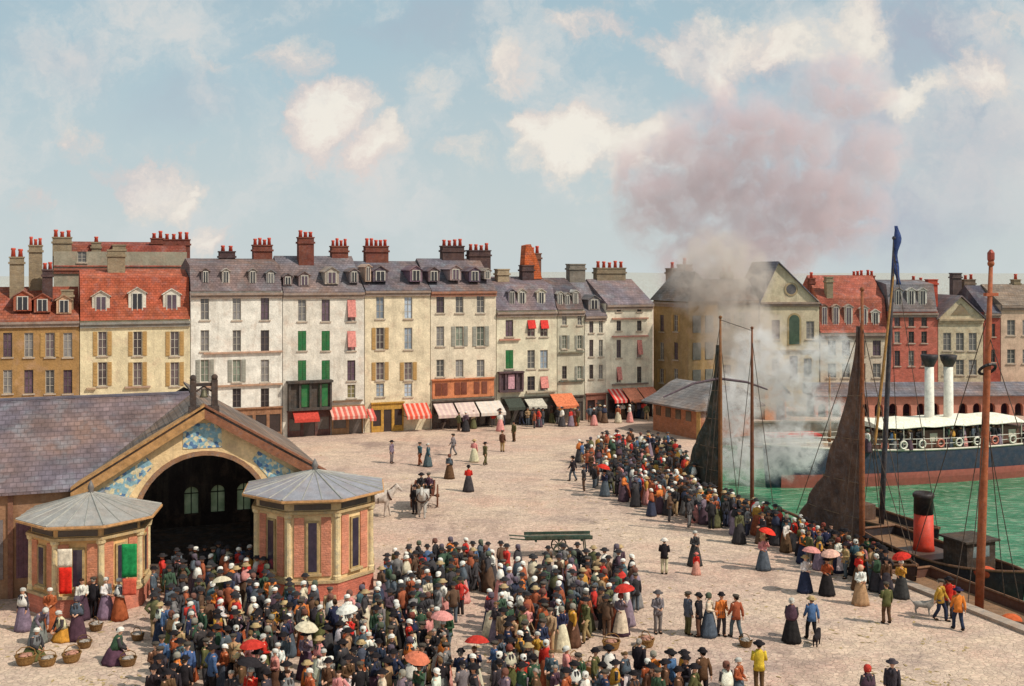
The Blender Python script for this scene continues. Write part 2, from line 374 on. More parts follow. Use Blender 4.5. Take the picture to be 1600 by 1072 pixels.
def dormer(root, u, w, z0, z1, y0, y1, wall, roofc, st='d'):
    zt = z1 - .3 * w
    m = MB(); m.prism([(u - w / 2, z0), (u + w / 2, z0), (u + w / 2, zt), (u, z1), (u - w / 2, zt)], 'y', y0, y1)
    m.mat(1)
    for s in (-1, 1): m.loft([[(u, y, z1 + .09), (u, y, z1 + .01), (u + s * (w / 2 + .12), y, zt - .08), (u + s * (w / 2 + .12), y, zt)] for y in (y0 - .12, y1)])
    d = m.build('dormer', [M['plaster'], M['slate']], root, wall)
    f = MB(); h = zt - z0
    for b in ((u - w * .32, u - w * .26, z0 + .1, zt), (u + w * .26, u + w * .32, z0 + .1, zt), (u - .03, u + .03, z0 + .1, zt), (u - w * .26, u - .03, zt - .07, zt), (u + .03, u + w * .26, zt - .07, zt)): f.box(b[0], b[1], y0 - .06, y0 - .003, b[2], b[3])
    f.build('frame', M['paint'], d, lin(190, 184, 172))
    MB().box(u - w * .27, u + w * .27, y0 - .03, y0 - .002, z0 + .1, zt - .02).build('pane', M['glass'], d, PANE[st])

def awning(root, u0, u1, zt, zb, out, col, striped=True):
    m = MB(); y = -.16
    m.prism([(y, zt), (y - out, zb), (y - out, zb - .28), (y - out + .03, zb - .28), (y - out + .03, zb - .04), (y, zt - .05)], 'x', u0, u1)
    a = m.build('awning', M['stripe' if striped else 'cloth'], root, col)
    for u in (u0 + .05, u1 - .05): MB().tube([(u, y, zb - .1), (u, y - out + .02, zb - .06)], .025, 6).build('arm', M['iron'], a, lin(50, 46, 44))

def shopfront(root, u0, u1, zt, col, n=2, dark=lin(52, 42, 42)):
    m = MB(); w = (u1 - u0) / n
    m.box(u0, u1, -.16, 0, zt - .55, zt); m.box(u0 - .06, u1 + .06, -.3, 0, zt + .002, zt + .12)
    for k in range(n + 1):
        c = u0 + w * k; m.box(max(u0, c - .13), min(u1, c + .13), -.15, 0, 0, zt - .55)
    for k in range(n):
        if k % 2 == 0 or n == 1: m.box(u0 + w * k + .13, u0 + w * (k + 1) - .13, -.12, 0, 0, .55)
    s = m.build('shopfront', M['wood'], root, col)
    for k in range(n):
        a, b = u0 + w * k + .13, u0 + w * (k + 1) - .13; z0 = .55 if (k % 2 == 0 or n == 1) else .02
        MB().box(a, b, -.07, .0, z0, zt - .55).build('shop_window' if z0 > .1 else 'door', M['glass'], s, dark if rnd.random() < .6 else lin(86, 78, 74))

def house(name, label, line, x0, x1, eave, wallc, roof, wins, depth=9, group='houses along the square', mat='plaster', winw=13, bands=(), dormers=(), chims=(), base_py=None, cornice=lin(150, 132, 120)):
    sA = line.s_at(x0); W = line.s_at(x1) - sA
    root = thing(name, label, 'house', line.pt(sA), line.ang, group)
    U = lambda px: line.s_at(px) - sA
    dep = lambda px: line.pt(line.s_at(px)).y
    Z = lambda px, py: zat(py, dep(px))
    xm = (x0 + x1) / 2; E = Z(xm, eave)
    holes = []
    for px, ya, yb, st in wins:
        w = winw * dep(px) / F
        if st == 'd0': st = 'd'
        holes.append((U(px) - w / 2, U(px) + w / 2, Z(px, yb), Z(px, ya), st))
    us = sorted({0, W} | {round(h[i], 4) for h in holes for i in (0, 1)}); zs = sorted({0, E} | {round(h[i], 4) for h in holes for i in (2, 3)})
    m = MB()
    for i in range(len(us) - 1):
        for j in range(len(zs) - 1):
            cu, cz = (us[i] + us[i + 1]) / 2, (zs[j] + zs[j + 1]) / 2
            if any(h[0] < cu < h[1] and h[2] < cz < h[3] for h in holes): continue
            m.face([(us[i], 0, zs[j]), (us[i + 1], 0, zs[j]), (us[i + 1], 0, zs[j + 1]), (us[i], 0, zs[j + 1])])
    for a, b, c, d, _ in holes:
        m.face([(a, 0, c), (a, 0, d), (a, .2, d), (a, .2, c)]); m.face([(b, 0, d), (b, 0, c), (b, .2, c), (b, .2, d)])
        m.face([(a, 0, d), (b, 0, d), (b, .2, d), (a, .2, d)]); m.face([(b, 0, c), (a, 0, c), (a, .2, c), (b, .2, c)])
    m.face([(0, depth, 0), (0, 0, 0), (0, 0, E), (0, depth, E)]); m.face([(W, 0, 0), (W, depth, 0), (W, depth, E), (W, 0, E)]); m.face([(W, depth, 0), (0, depth, 0), (0, depth, E), (W, depth, E)])
    rk = roof['kind']; top = roof['top']
    Rz = zat(top, dep(xm) + (depth / 2 if rk != 'front' else 0))
    if rk == 'front': m.prism([(.004, E - .3), (W - .004, E - .3), (W - .004, E), (W * roof.get('apex', .5), Rz - .1), (.004, E)], 'y', .004, depth - .01)
    me = m.mesh('wall', M[mat], fix=False)
    put('wall', me, root, wallc)
    for h in holes: window(root, *h)
    # roof
    r = MB(); rc = roof['col']; rm = M[roof.get('mat', 'slate')]; o = .3; ga, gb = .02, W - .02
    if rk == 'gable': r.prism([(-o, E - .06), (depth / 2, Rz), (depth + o, E - .06), (depth + o, E - .18), (-o, E - .18)], 'x', ga, gb)
    elif rk == 'mansard':
        kz = zat(roof['knee'], dep(xm) + 1)
        r.prism([(-.15, E + .02), (.15, E + .25), (1.0, kz), (depth / 2, Rz), (depth - 1, kz), (depth - .15, E + .25), (depth + .15, E + .02)], 'x', ga, gb)
    elif rk == 'hip':
        k = min(W * .35, depth * .5) * roof.get('hk', 1)
        a, b = (-o, W + o); pts = [(a, -o, E), (b, -o, E), (b, depth + o, E), (a, depth + o, E)]; p, q = (a + k, depth / 2, Rz), (b - k, depth / 2, Rz)
        r.face([pts[0], pts[1], q, p]); r.face([pts[1], pts[2], q]); r.face([pts[2], pts[3], p, q]); r.face([pts[3], pts[0], p]); r.face([pts[3], pts[2], pts[1], pts[0]])
    elif rk == 'front':
        ax = W * roof.get('apex', .5)
        for s, e in ((0, -.25), (W, W + .25)):
            dz = (Rz - E) * .25 / ax if ax else 0
            r.loft([[(ax, y, Rz + .12), (ax, y, Rz - .02), (e, y, E - dz - .02), (e, y, E - dz + .12)] for y in (-.3, depth)])
    ro = r.build('roof', rm, root, rc)
    cn = MB(); cn.box(0, W, -.32, -.002, E - .34, E - .14); cn.box(0, W, -.18, -.002, E - .62, E - .345); cn.build('cornice', M['stone'], root, cornice)
    for a, b, y, c in bands: MB().box(U(a), U(b), -.22, -.003, Z(a, y) - .14, Z(a, y)).build('balcony', M['stone'], root, c)
    for px, w, ya, yb, c, st in dormers:
        yl = .35; dd = dep(px) + yl
        dormer(root, U(px), w * dd / F, zat(yb, dd), zat(ya, dd), yl, yl + 2.6, c, rc, st)
    for px0, px1, yt, yb, n, c, yl in chims:
        dd = dep(px0) + yl; k = dd / dep(px0)
        ca = X(px0, dd); cbx = X(px1, dd)
        la = (Vector((ca, dd, 0)) - root.location); ua = la.x * line.t.x + la.y * line.t.y
        chimney(root, ua, ua + (cbx - ca) / max(.6, line.t.x), yl, yl + .9, zat(yb, dd) - .8, zat(yt, dd) - (.6 if n else 0), n, c)
    return root, U, Z, dep

ROW = Line(300, 94.6, 1020, 112)
def grid(cols, rows, st): return [(c, r[0], r[1], st[j][i]) for j, r in enumerate(rows) for i, c in enumerate(cols) if st[j][i] != ' ']
SLATE = lin(98, 92, 100); SLATE2 = lin(108, 102, 108); DKSL = lin(78, 72, 80); RED = lin(152, 80, 60); DKRED = lin(140, 72, 60); CHR = lin(120, 70, 60); CHD = lin(84, 66, 66); CHB = lin(150, 134, 110)
def build_row():
    # house whose ochre wall colour paints in shade, and yellow house at the far left
    h, U, Z, D = house('townhouse', 'plain shade-tinted ochre house with red patched roofs at the left end of the row', ROW, -40, 124, 500, lin(158, 122, 78), dict(kind='gable', top=448, col=RED, mat='tile'),
        grid((12, 45, 78, 106), ((520, 558), (578, 615)), ('mgog', 'gmgm')), 8, chims=((15, 34, 392, 470, 2, CHB, 2.5), (45, 63, 374, 470, 3, CHB, 3.5), (66, 80, 412, 470, 2, CHD, 2.), (96, 112, 455, 480, 0, CHB, 1.0)), dormers=((35, 26, 455, 486, RED, 'd'), (66, 24, 460, 488, RED, 'd'), (100, 22, 462, 490, lin(190, 150, 120), 'd')))
    h, U, Z, D = house('townhouse', 'cream yellow house with white dormers in a bright red tile roof', ROW, 125, 297, 500, lin(214, 198, 162), dict(kind='mansard', top=421, knee=434, col=lin(172, 88, 64), mat='tile'),
        grid((160, 215, 273), ((518, 556), (566, 603)), ('ooo', 'ooo')), 8, winw=13, cornice=lin(140, 136, 128), dormers=((158, 26, 455, 493, lin(196, 186, 170), 'm'), (215, 26, 450, 493, lin(214, 206, 190), 'd'), (269, 26, 452, 493, lin(214, 206, 190), 'm')),
        chims=((168, 192, 392, 440, 0, CHB, 2.8),), bands=((135, 150, 606, lin(190, 160, 130)), (195, 235, 604, lin(170, 140, 120))))
    # houses standing behind them
    BK = Line(60, 102, 300, 107)
    house('townhouse', 'tall house behind the red roofs with a dull red mansard and clustered chimneys', BK, 84, 292, 417, lin(150, 142, 124), dict(kind='mansard', top=378, knee=384, col=DKRED, mat='tile'), grid((128,), ((393, 410),), ('g',)), 8, 'houses behind the row',
        chims=((82, 108, 362, 420, 3, CHB, .3), (143, 156, 370, 420, 1, CHB, .6), (236, 254, 364, 392, 2, CHR, 1.5), (256, 275, 366, 394, 2, CHR, 1.5), (277, 295, 366, 398, 2, CHR, 1.5), (176, 194, 384, 420, 0, CHB, .4)), cornice=lin(150, 90, 76))
    # white house
    h, U, Z, D = house('townhouse', 'white four storey house with three window bays and a long dark attic', ROW, 298, 441, 455, lin(222, 216, 204), dict(kind='mansard', top=404, knee=415, col=lin(112, 98, 100)),
        grid((320, 370, 414), ((462, 500), (516, 549), (562, 597), (607, 637)), ('ggm', 'ggd', 'ssg', 'gdd')), 9, bands=((318, 441, 551, lin(190, 152, 128)), (318, 441, 603, lin(180, 142, 116))),
        dormers=((322, 12, 420, 443, lin(120, 108, 108), 'd'), (354, 12, 420, 443, lin(176, 166, 156), 'd'), (396, 12, 420, 444, lin(150, 140, 134), 'd'), (424, 14, 422, 444, lin(120, 120, 122), 'g')),
        chims=((343, 365, 384, 405, 2, CHD, 4.2), (396, 423, 374, 408, 4, CHR, 4.2)))
    shopfront(h, U(330), U(440), 2.7, lin(150, 108, 80), 5)
    # white house with the green shutters
    h, U, Z, D = house('townhouse', 'white house with closed green shutters and a dark green wooden bay', ROW, 442, 569, 455, lin(216, 208, 194), dict(kind='gable', top=400, col=SLATE2),
        grid((472, 509, 549), ((468, 502), (517, 548), (563, 595), (601, 622)), ('gmp', 'GGp', 'GGm', '  y')), 9,
        dormers=((451, 14, 428, 446, lin(120, 104, 104), 'd'), (477, 18, 425, 447, lin(130, 112, 110), 'm'), (520, 22, 418, 444, lin(170, 158, 146), 'm'), (555, 14, 420, 442, lin(120, 112, 116), 'd')),
        chims=((467, 489, 362, 412, 3, CHR, 3.2), (519, 543, 376, 404, 4, CHR, 4.2), (572, 606, 376, 410, 5, CHR, 4.2)), bands=((520, 566, 626, lin(120, 100, 80)),))
    a, b = U(449), U(516); z0, z1 = Z(480, 640), Z(480, 594)
    m = MB(); m.box(a, b, -.7, -.002, z0, z0 + .25); m.box(a - .1, b + .1, -.85, -.002, z1 - .2, z1)
    for k in range(5): c = a + (b - a - .18) * k / 4; m.box(c, c + .18, -.68, -.5, z0 + .25, z1 - .2)
    m.box(a, b, -.45, -.01, z0 + .251, z1 - .201)
    bay = m.build('bay', M['wood'], h, lin(70, 66, 62))
    for q in (478, 505): MB().box(U(q) - .5, U(q) + .3, -.49, -.452, z0 + .3, z1 - .35).build('shutter', M['paint'], bay, lin(36, 108, 58))
    shopfront(h, a, b, z0 - .15, lin(92, 64, 60), 3); shopfront(h, U(518), U(567), 2.5, lin(150, 116, 84), 2)
    awning(h, U(456), U(495), 2.45, 1.7, 1.1, lin(190, 72, 60), False); awning(h, U(513), U(568), 2.6, 1.8, 1.3, lin(198, 98, 84))
    # cream houses
    h, U, Z, D = house('townhouse', 'cream house with two bays of pale blue windows above an ochre shop', ROW, 570, 672, 452, lin(218, 202, 172), dict(kind='gable', top=408, col=SLATE),
        grid((594, 638), ((464, 498), (512, 546), (566, 594), (599, 620)), ('bb', 'ob', 'oo', 'bb')), 9, dormers=((577, 9, 414, 440, lin(190, 160, 140), 'r'), (596, 24, 416, 440, lin(90, 80, 90), 'd'), (652, 20, 416, 440, lin(120, 96, 110), 'd')), chims=())
    shopfront(h, U(580), U(630), 2.6, lin(186, 140, 62), 3); awning(h, U(628), U(666), 2.5, 1.5, 1.5, lin(204, 80, 60)); awning(h, U(572), U(582), 2.2, 1.5, 1.2, lin(196, 90, 80))
    h, U, Z, D = house('townhouse', 'cream house with three grey bays over an orange painted first floor', ROW, 673, 775, 453, lin(214, 200, 176), dict(kind='gable', top=404, col=SLATE),
        grid((688, 718, 751), ((460, 489), (510, 541), (562, 589)), ('mgg', 'gss', 'ggg')), 9, cornice=lin(160, 110, 90),
        dormers=((680, 18, 418, 440, lin(90, 76, 84), 'd'), (714, 18, 415, 438, lin(150, 130, 130), 'm'), (744, 18, 418, 440, lin(100, 86, 100), 'd'), (764, 10, 420, 436, lin(190, 180, 170), 'd')), chims=((693, 726, 376, 410, 4, CHD, 4.2), (735, 768, 383, 418, 4, CHD, 4.2), (779, 797, 422, 462, 0, lin(170, 150, 124), 2.5)))
    m = MB(); z0, z1 = Z(720, 621), Z(720, 593); m.box(U(675), U(771), -.14, -.002, z0, z1); m.box(U(674), U(772), -.3, -.003, z1 + .001, z1 + .12); ob = m.build('panelling', M['wood'], h, lin(200, 124, 84))
    for q in (684, 694, 714, 724, 744, 756): MB().box(U(q) - .28, U(q) + .28, -.19, -.141, z0 + .3, z1 - .25).build('pane', M['glass'], ob, lin(120, 70, 56))
    shopfront(h, U(675), U(771), z0 - .3, lin(84, 72, 66), 4)
    for a, b, c in ((676, 706, lin(196, 168, 162)), (709, 739, lin(200, 176, 168)), (742, 780, lin(206, 196, 186))): awning(h, U(a), U(b), z0 - .45, 1.45, 1.6, c)
    h, U, Z, D = house('townhouse', 'low cream house with red window blinds and an orange chimney gable', ROW, 776, 870, 485, lin(214, 204, 178), dict(kind='mansard', top=432, knee=447, col=lin(112, 104, 116)),
        grid((796, 830, 850), ((500, 526), (547, 576), (588, 610)), ('mrr', 'Ggb', 'mdp')), 9, bands=((780, 812, 530, lin(196, 140, 120)), (822, 868, 612, lin(180, 170, 150))),
        dormers=((802, 12, 452, 478, lin(120, 112, 120), 'd'), (818, 14, 452, 478, lin(190, 184, 172), 'd'), (848, 14, 452, 478, lin(196, 188, 170), 'd')), chims=((818, 836, 416, 440, 0, CHD, 3), (833, 848, 388, 432, 2, lin(120, 86, 74), 4.0)))
    m = MB(); dd = D(850) + 4.3; m.prism([(U(838), zat(436, dd)), (U(868), zat(436, dd)), (U(862), zat(410, dd)), (U(850), zat(382, dd)), (U(842), zat(384, dd))], 'y', 3.2, 4.4); m.build('gable_stack', M['tile'], h, lin(196, 96, 54))
    m = MB(); z0, z1 = Z(797, 612), Z(797, 580); m.box(U(778), U(815), -.5, -.002, z0, z0 + .2); m.box(U(777), U(816), -.6, -.002, z1 - .15, z1)
    for q in (779, 788, 805, 814): m.box(U(q) - .1, U(q) + .1, -.48, -.32, z0 + .2, z1 - .15)
    m.box(U(779), U(814), -.3, -.01, z0 + .201, z1 - .151); bay = m.build('bay', M['wood'], h, lin(84, 66, 72)); MB().box(U(792), U(802), -.36, -.301, z0 + .3, z1 - .3).build('curtain', M['cloth'], bay, lin(196, 150, 158))
    shopfront(h, U(783), U(868), 2.5, lin(70, 68, 60), 5); awning(h, U(786), U(812), 2.6, 1.8, 1.3, lin(70, 74, 66), False); awning(h, U(818), U(846), 2.4, 1.8, 1.2, lin(190, 182, 166), False); awning(h, U(858), U(892), 2.75, 1.75, 1.7, lin(208, 120, 84), False)
    h, U, Z, D = house('townhouse', 'narrow grey green house front with a planted balcony bay', ROW, 871, 913, 484, lin(190, 182, 160), dict(kind='mansard', top=434, knee=456, col=DKSL),
        grid((882, 893, 906), ((490, 508), (524, 545), (572, 592)), ('g g', 's s', 'd s')), 9, winw=8, dormers=((878, 9, 456, 478, lin(190, 184, 172), 'd'), (889, 9, 458, 480, lin(160, 156, 150), 'd'), (902, 9, 454, 476, lin(196, 190, 180), 'd')), bands=((873, 912, 550, lin(120, 116, 96)), (873, 912, 595, lin(90, 96, 84))), chims=((893, 918, 414, 436, 0, lin(130, 122, 112), 4.2),))
    shopfront(h, U(873), U(911), 2.4, lin(90, 80, 72), 2)
    h, U, Z, D = house('townhouse', 'narrow cream house with two slim bays and red ground floor boards', ROW, 914, 947, 492, lin(214, 204, 184), dict(kind='gable', top=438, col=SLATE2),
        grid((924, 939), ((496, 520), (531, 557), (570, 592)), ('mg', 'mg', 'dg')), 9, winw=7, dormers=((931, 20, 462, 484, lin(120, 116, 118), 'd'),), chims=())
    shopfront(h, U(915), U(946), 2.5, lin(150, 96, 80), 2)
    h, U, Z, D = house('townhouse', 'tall white corner house with small dark windows and pink string courses', ROW, 947, 1020, 474, lin(224, 214, 192), dict(kind='gable', top=436, col=lin(118, 108, 116)),
        grid((967, 999), ((476, 487), (501, 517), (531, 559), (573, 598)), ('dd', 'dd', 'mp', 'pd')), 9, winw=8, bands=((956, 1012, 497, lin(200, 146, 124)), (956, 1012, 525, lin(200, 140, 126)), (956, 1012, 600, lin(130, 116, 106))), chims=((936, 983, 411, 452, 5, lin(134, 120, 100), 4.2),))
    shopfront(h, U(949), U(1018), 2.45, lin(84, 78, 80), 4); awning(h, U(948), U(968), 2.95, 2.0, 1.6, lin(204, 64, 58)); awning(h, U(970), U(992), 3.0, 2.0, 1.8, lin(214, 136, 108), False); awning(h, U(994), U(1019), 3.0, 2.0, 1.8, lin(214, 130, 104), False)
build_row()

FAR = Line(1170, 119, 1620, 121)
def build_far():
    G = 'houses beyond the basin'
    CN = Line(1021, 114.5, 1075, 109.5)
    h, U, Z, D = house('townhouse', 'shaded brown corner house with a broad slate hip roof behind the harbour smoke', CN, 1021, 1076, 470, lin(158, 130, 92), dict(kind='hip', top=424, col=lin(106, 98, 92), hk=.8),
        grid((1034, 1056), ((492, 518), (535, 562), (576, 598)), ('mo', 'gm', 'og')), 3.7, G, winw=10, chims=((1026, 1036, 412, 446, 1, lin(140, 110, 90), 3), (1042, 1054, 406, 446, 1, lin(140, 100, 84), 3.5)))
    # windows on its lit side
    W = U(1076)
    for yy in (.5, 2.1):
        for z in (3.2, 5.9, 8.6):
            m = MB(); m.box(W + .002, W + .08, yy, yy + 1.0, z, z + 1.7); w = m.build('window', M['glass'], h, lin(120, 116, 110))
    house('townhouse', 'grey beige house half lost in the smoke beyond the shed', FAR, 1100, 1185, 468, lin(176, 164, 138), dict(kind='gable', top=436, col=lin(116, 108, 104)), grid((1114, 1136, 1160), ((488, 512), (532, 556), (570, 590)), ('ggs', 'gsg', 'ggg')), 8, G, chims=((1128, 1146, 418, 446, 2, CHB, 4),))
    h, U, Z, D = house('church_front', 'tall cream gabled front with one arched green window and steep slate roof', FAR, 1188, 1280, 470, lin(200, 186, 158), dict(kind='front', top=410, apex=.3, col=lin(104, 104, 116)),
        [(1212, 560, 590, 'g'), (1262, 560, 590, 'g'), (1212, 500, 530, 'm'), (1266, 502, 530, 'g'), (1240, 556, 592, 'm')], 10, G, mat='plaster', bands=((1192, 1276, 546, lin(176, 158, 126)),))
    MB().lathe([(.55, -.04), (.75, -.04), (.75, .04), (.55, .04)], 18, cap=False).build('oculus_frame', M['stone'], h, lin(170, 152, 120), mat=Matrix.Translation((U(1236), -.02, Z(1236, 452))) @ Matrix.Rotation(R(90), 4, 'X')); MB().lathe([(.02, -.01), (.56, -.01), (.56, .01), (.02, .01)], 18).build('oculus', M['glass'], h, lin(90, 84, 84), mat=Matrix.Translation((U(1236), -.02, Z(1236, 452))) @ Matrix.Rotation(R(90), 4, 'X'))
    h['category'] = 'building'
    a, b = U(1233), U(1249); zb, zt = Z(1240, 538), Z(1240, 492); r = (b - a) / 2
    arc = [(a, zb), (b, zb)] + [(a + r + r * math.cos(t), zt - r + r * math.sin(t)) for t in [math.pi * k / 10 for k in range(11)]]
    MB().prism(arc, 'y', -.05, -.002).build('arched_window', M['glass'], h, lin(64, 82, 66))
    arc2 = [(a - .2, zb - .1), (b + .2, zb - .1)] + [(a + r + (r + .2) * math.cos(t), zt - r + (r + .2) * math.sin(t)) for t in [math.pi * k / 10 for k in range(11)]]
    MB().prism(arc2, 'y', -.03, -.001).build('surround', M['stone'], h, lin(170, 150, 110))
    house('townhouse', 'white house under a huge red tiled attic with pale dormers', FAR, 1282, 1388, 520, lin(206, 190, 168), dict(kind='mansard', top=430, knee=466, col=lin(166, 92, 76), mat='tile'), grid((1300, 1322, 1346, 1370), ((532, 556), (568, 590)), ('gmgm', 'mgmg')), 9, G,
        dormers=((1290, 12, 476, 512, lin(170, 120, 104), 'm'), (1308, 12, 476, 512, lin(196, 168, 150), 'm'), (1328, 13, 476, 512, lin(204, 186, 172), 'm'), (1352, 13, 478, 512, lin(204, 186, 172), 'm'), (1370, 13, 484, 516, lin(214, 204, 190), 'd')), chims=((1292, 1302, 434, 470, 0, lin(150, 136, 112), 1.0), (1266, 1274, 428, 470, 1, CHR, 3), (1334, 1352, 424, 436, 3, RED, 4.4), (1356, 1368, 424, 436, 2, RED, 4.4)))
    house('townhouse', 'salmon red house with a grey mansard and three white dormers', FAR, 1390, 1465, 487, lin(196, 112, 96), dict(kind='mansard', top=437, knee=444, col=lin(112, 110, 116)), grid((1402, 1424, 1444), ((494, 510), (518, 536), (548, 572)), ('mdd', 'gdd', 'mgm')), 9, G, mat='brick', winw=9,
        dormers=((1406, 13, 450, 482, lin(150, 146, 144), 'd'), (1426, 13, 450, 482, lin(204, 198, 188), 'd'), (1444, 13, 450, 482, lin(204, 198, 188), 'd')), chims=((1427, 1434, 432, 446, 1, CHR, 4), (1438, 1446, 434, 446, 1, CHR, 4), (1451, 1466, 438, 470, 0, lin(190, 84, 66), 2.5)))
    h, U, Z, D = house('town_hall', 'beige stone building with a triangular carved pediment', FAR, 1466, 1536, 496, lin(204, 188, 158), dict(kind='front', top=463, col=lin(120, 112, 118)), grid((1480, 1500, 1520), ((520, 548), (562, 586)), ('ggg', 'ggg')), 10, G, mat='stone', chims=((1490, 1504, 428, 470, 0, lin(96, 84, 84), 6), (1508, 1526, 430, 470, 2, lin(130, 112, 98), 6.5)), cornice=lin(186, 166, 136))
    h['category'] = 'building'
    m = MB(); m.prism([(U(1486), Z(1500, 492)), (U(1516), Z(1500, 492)), (U(1501), Z(1500, 474))], 'y', -.06, -.001); m.build('relief', M['stone'], h, lin(140, 124, 100))
    house('townhouse', 'narrow red brick house with a dark slate roof by the orange mast', FAR, 1537, 1563, 488, lin(168, 84, 70), dict(kind='gable', top=446, col=lin(74, 70, 82)), grid((1551,), ((506, 526), (546, 566)), ('d', 'd')), 9, G, mat='brick', winw=8)
    house('townhouse', 'pinkish beige house with a brown roof at the right end beyond the basin', FAR, 1564, 1660, 476, lin(206, 176, 152), dict(kind='gable', top=444, col=lin(134, 118, 104), mat='tile'), grid((1580, 1604, 1630), ((500, 524), (546, 568)), ('ggg', 'ggg')), 9, G, chims=((1586, 1596, 430, 450, 1, CHB, 4.3),))
    # arcade on the far quay
    AR = Line(1270, 111, 1700, 112.2); sA = AR.s_at(1274); W = AR.s_at(1690) - sA
    t = thing('arcade', 'long low arcade of salmon arches under a grey roof on the far quay', 'arcade', AR.pt(sA), AR.ang)
    zt = zat(618, 112); n = 19; w = W / n; outl = [(0, 0)]
    for k in range(n):
        c = w * (k + .5); r = w * .3; sp = zt - .75 - r
        outl += [(c - r, 0), (c - r, sp)] + [(c - r * math.cos(math.pi * j / 8), sp + r * math.sin(math.pi * j / 8)) for j in range(1, 8)] + [(c + r, sp), (c + r, 0)]
    outl += [(W, 0), (W, zt), (0, zt)]
    MB().prism(outl, 'y', 0, .5).build('wall', M['plaster'], t, lin(196, 132, 112))
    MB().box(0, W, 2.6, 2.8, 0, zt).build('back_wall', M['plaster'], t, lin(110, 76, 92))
    m = MB(); m.prism([(-.4, zt + .0), (-.4, zt + .1), (3.2, zat(598, 114)), (3.2, zt + .0)], 'x', -.3, W + .3); m.build('roof', M['slate'], t, lin(112, 110, 118))
    # gabled hut and the shed on the left quay
    p = gnd(1212, 656); t = thing('harbour_hut', 'small salmon hut with a dark gable roof seen through the steam', 'hut', p, .1)
    w = 17 * p.y / F; e = zat(612, p.y); rz = zat(590, p.y)
    MB().prism([(-w, 0), (w, 0), (w, e), (0, rz - .1), (-w, e)], 'y', 0, 4).build('wall', M['plaster'], t, lin(204, 146, 112))
    m = MB()
    for s in (-1, 1): m.loft([[(0, y, rz + .1), (0, y, rz - .05), (s * (w + .4), y, e - .3), (s * (w + .4), y, e - .15)] for y in (-.3, 4.2)])
    m.build('roof', M['slate'], t, lin(86, 80, 78)); MB().box(.1, .9, -.05, -.002, 0, 1.9).build('door', M['wood'], t, lin(110, 60, 50))
    a = gnd(1020, 672); b = gnd(1094, 688); ang = math.atan2(b.y - a.y, b.x - a.x); L = (b - a).length
    t = thing('harbour_shed', 'low brick shed with a sweeping grey roof at the quay corner', 'shed', a, ang)
    e = zat(640, b.y); tp = zat(606, b.y) 
    m = MB(); m.box(.05, L, 0, 6, 0, e); m.build('wall', M['brick'], t, lin(178, 116, 86))
    m = MB(); m.prism([(-.9, e - .08), (-.9, e + .06), (.8, e + .75), (2.4, tp - .25), (3.2, tp), (4.4, tp - .2), (7, e + .06), (7, e - .08)], 'x', -.6, L + .5); m.build('roof', M['slate'], t, lin(128, 122, 120))
    for k in range(4):
        u = .5 + k * (L - 1) / 4; MB().box(u, u + .75, -.05, -.002, e - 1.2, e - .35).build('window', M['glass'], t, lin(84, 70, 54))
    MB().box(L - .45, L + .06, -.06, 0, 0, e - .1).build('corner_post', M['timber'], t, lin(190, 150, 90))
build_far()

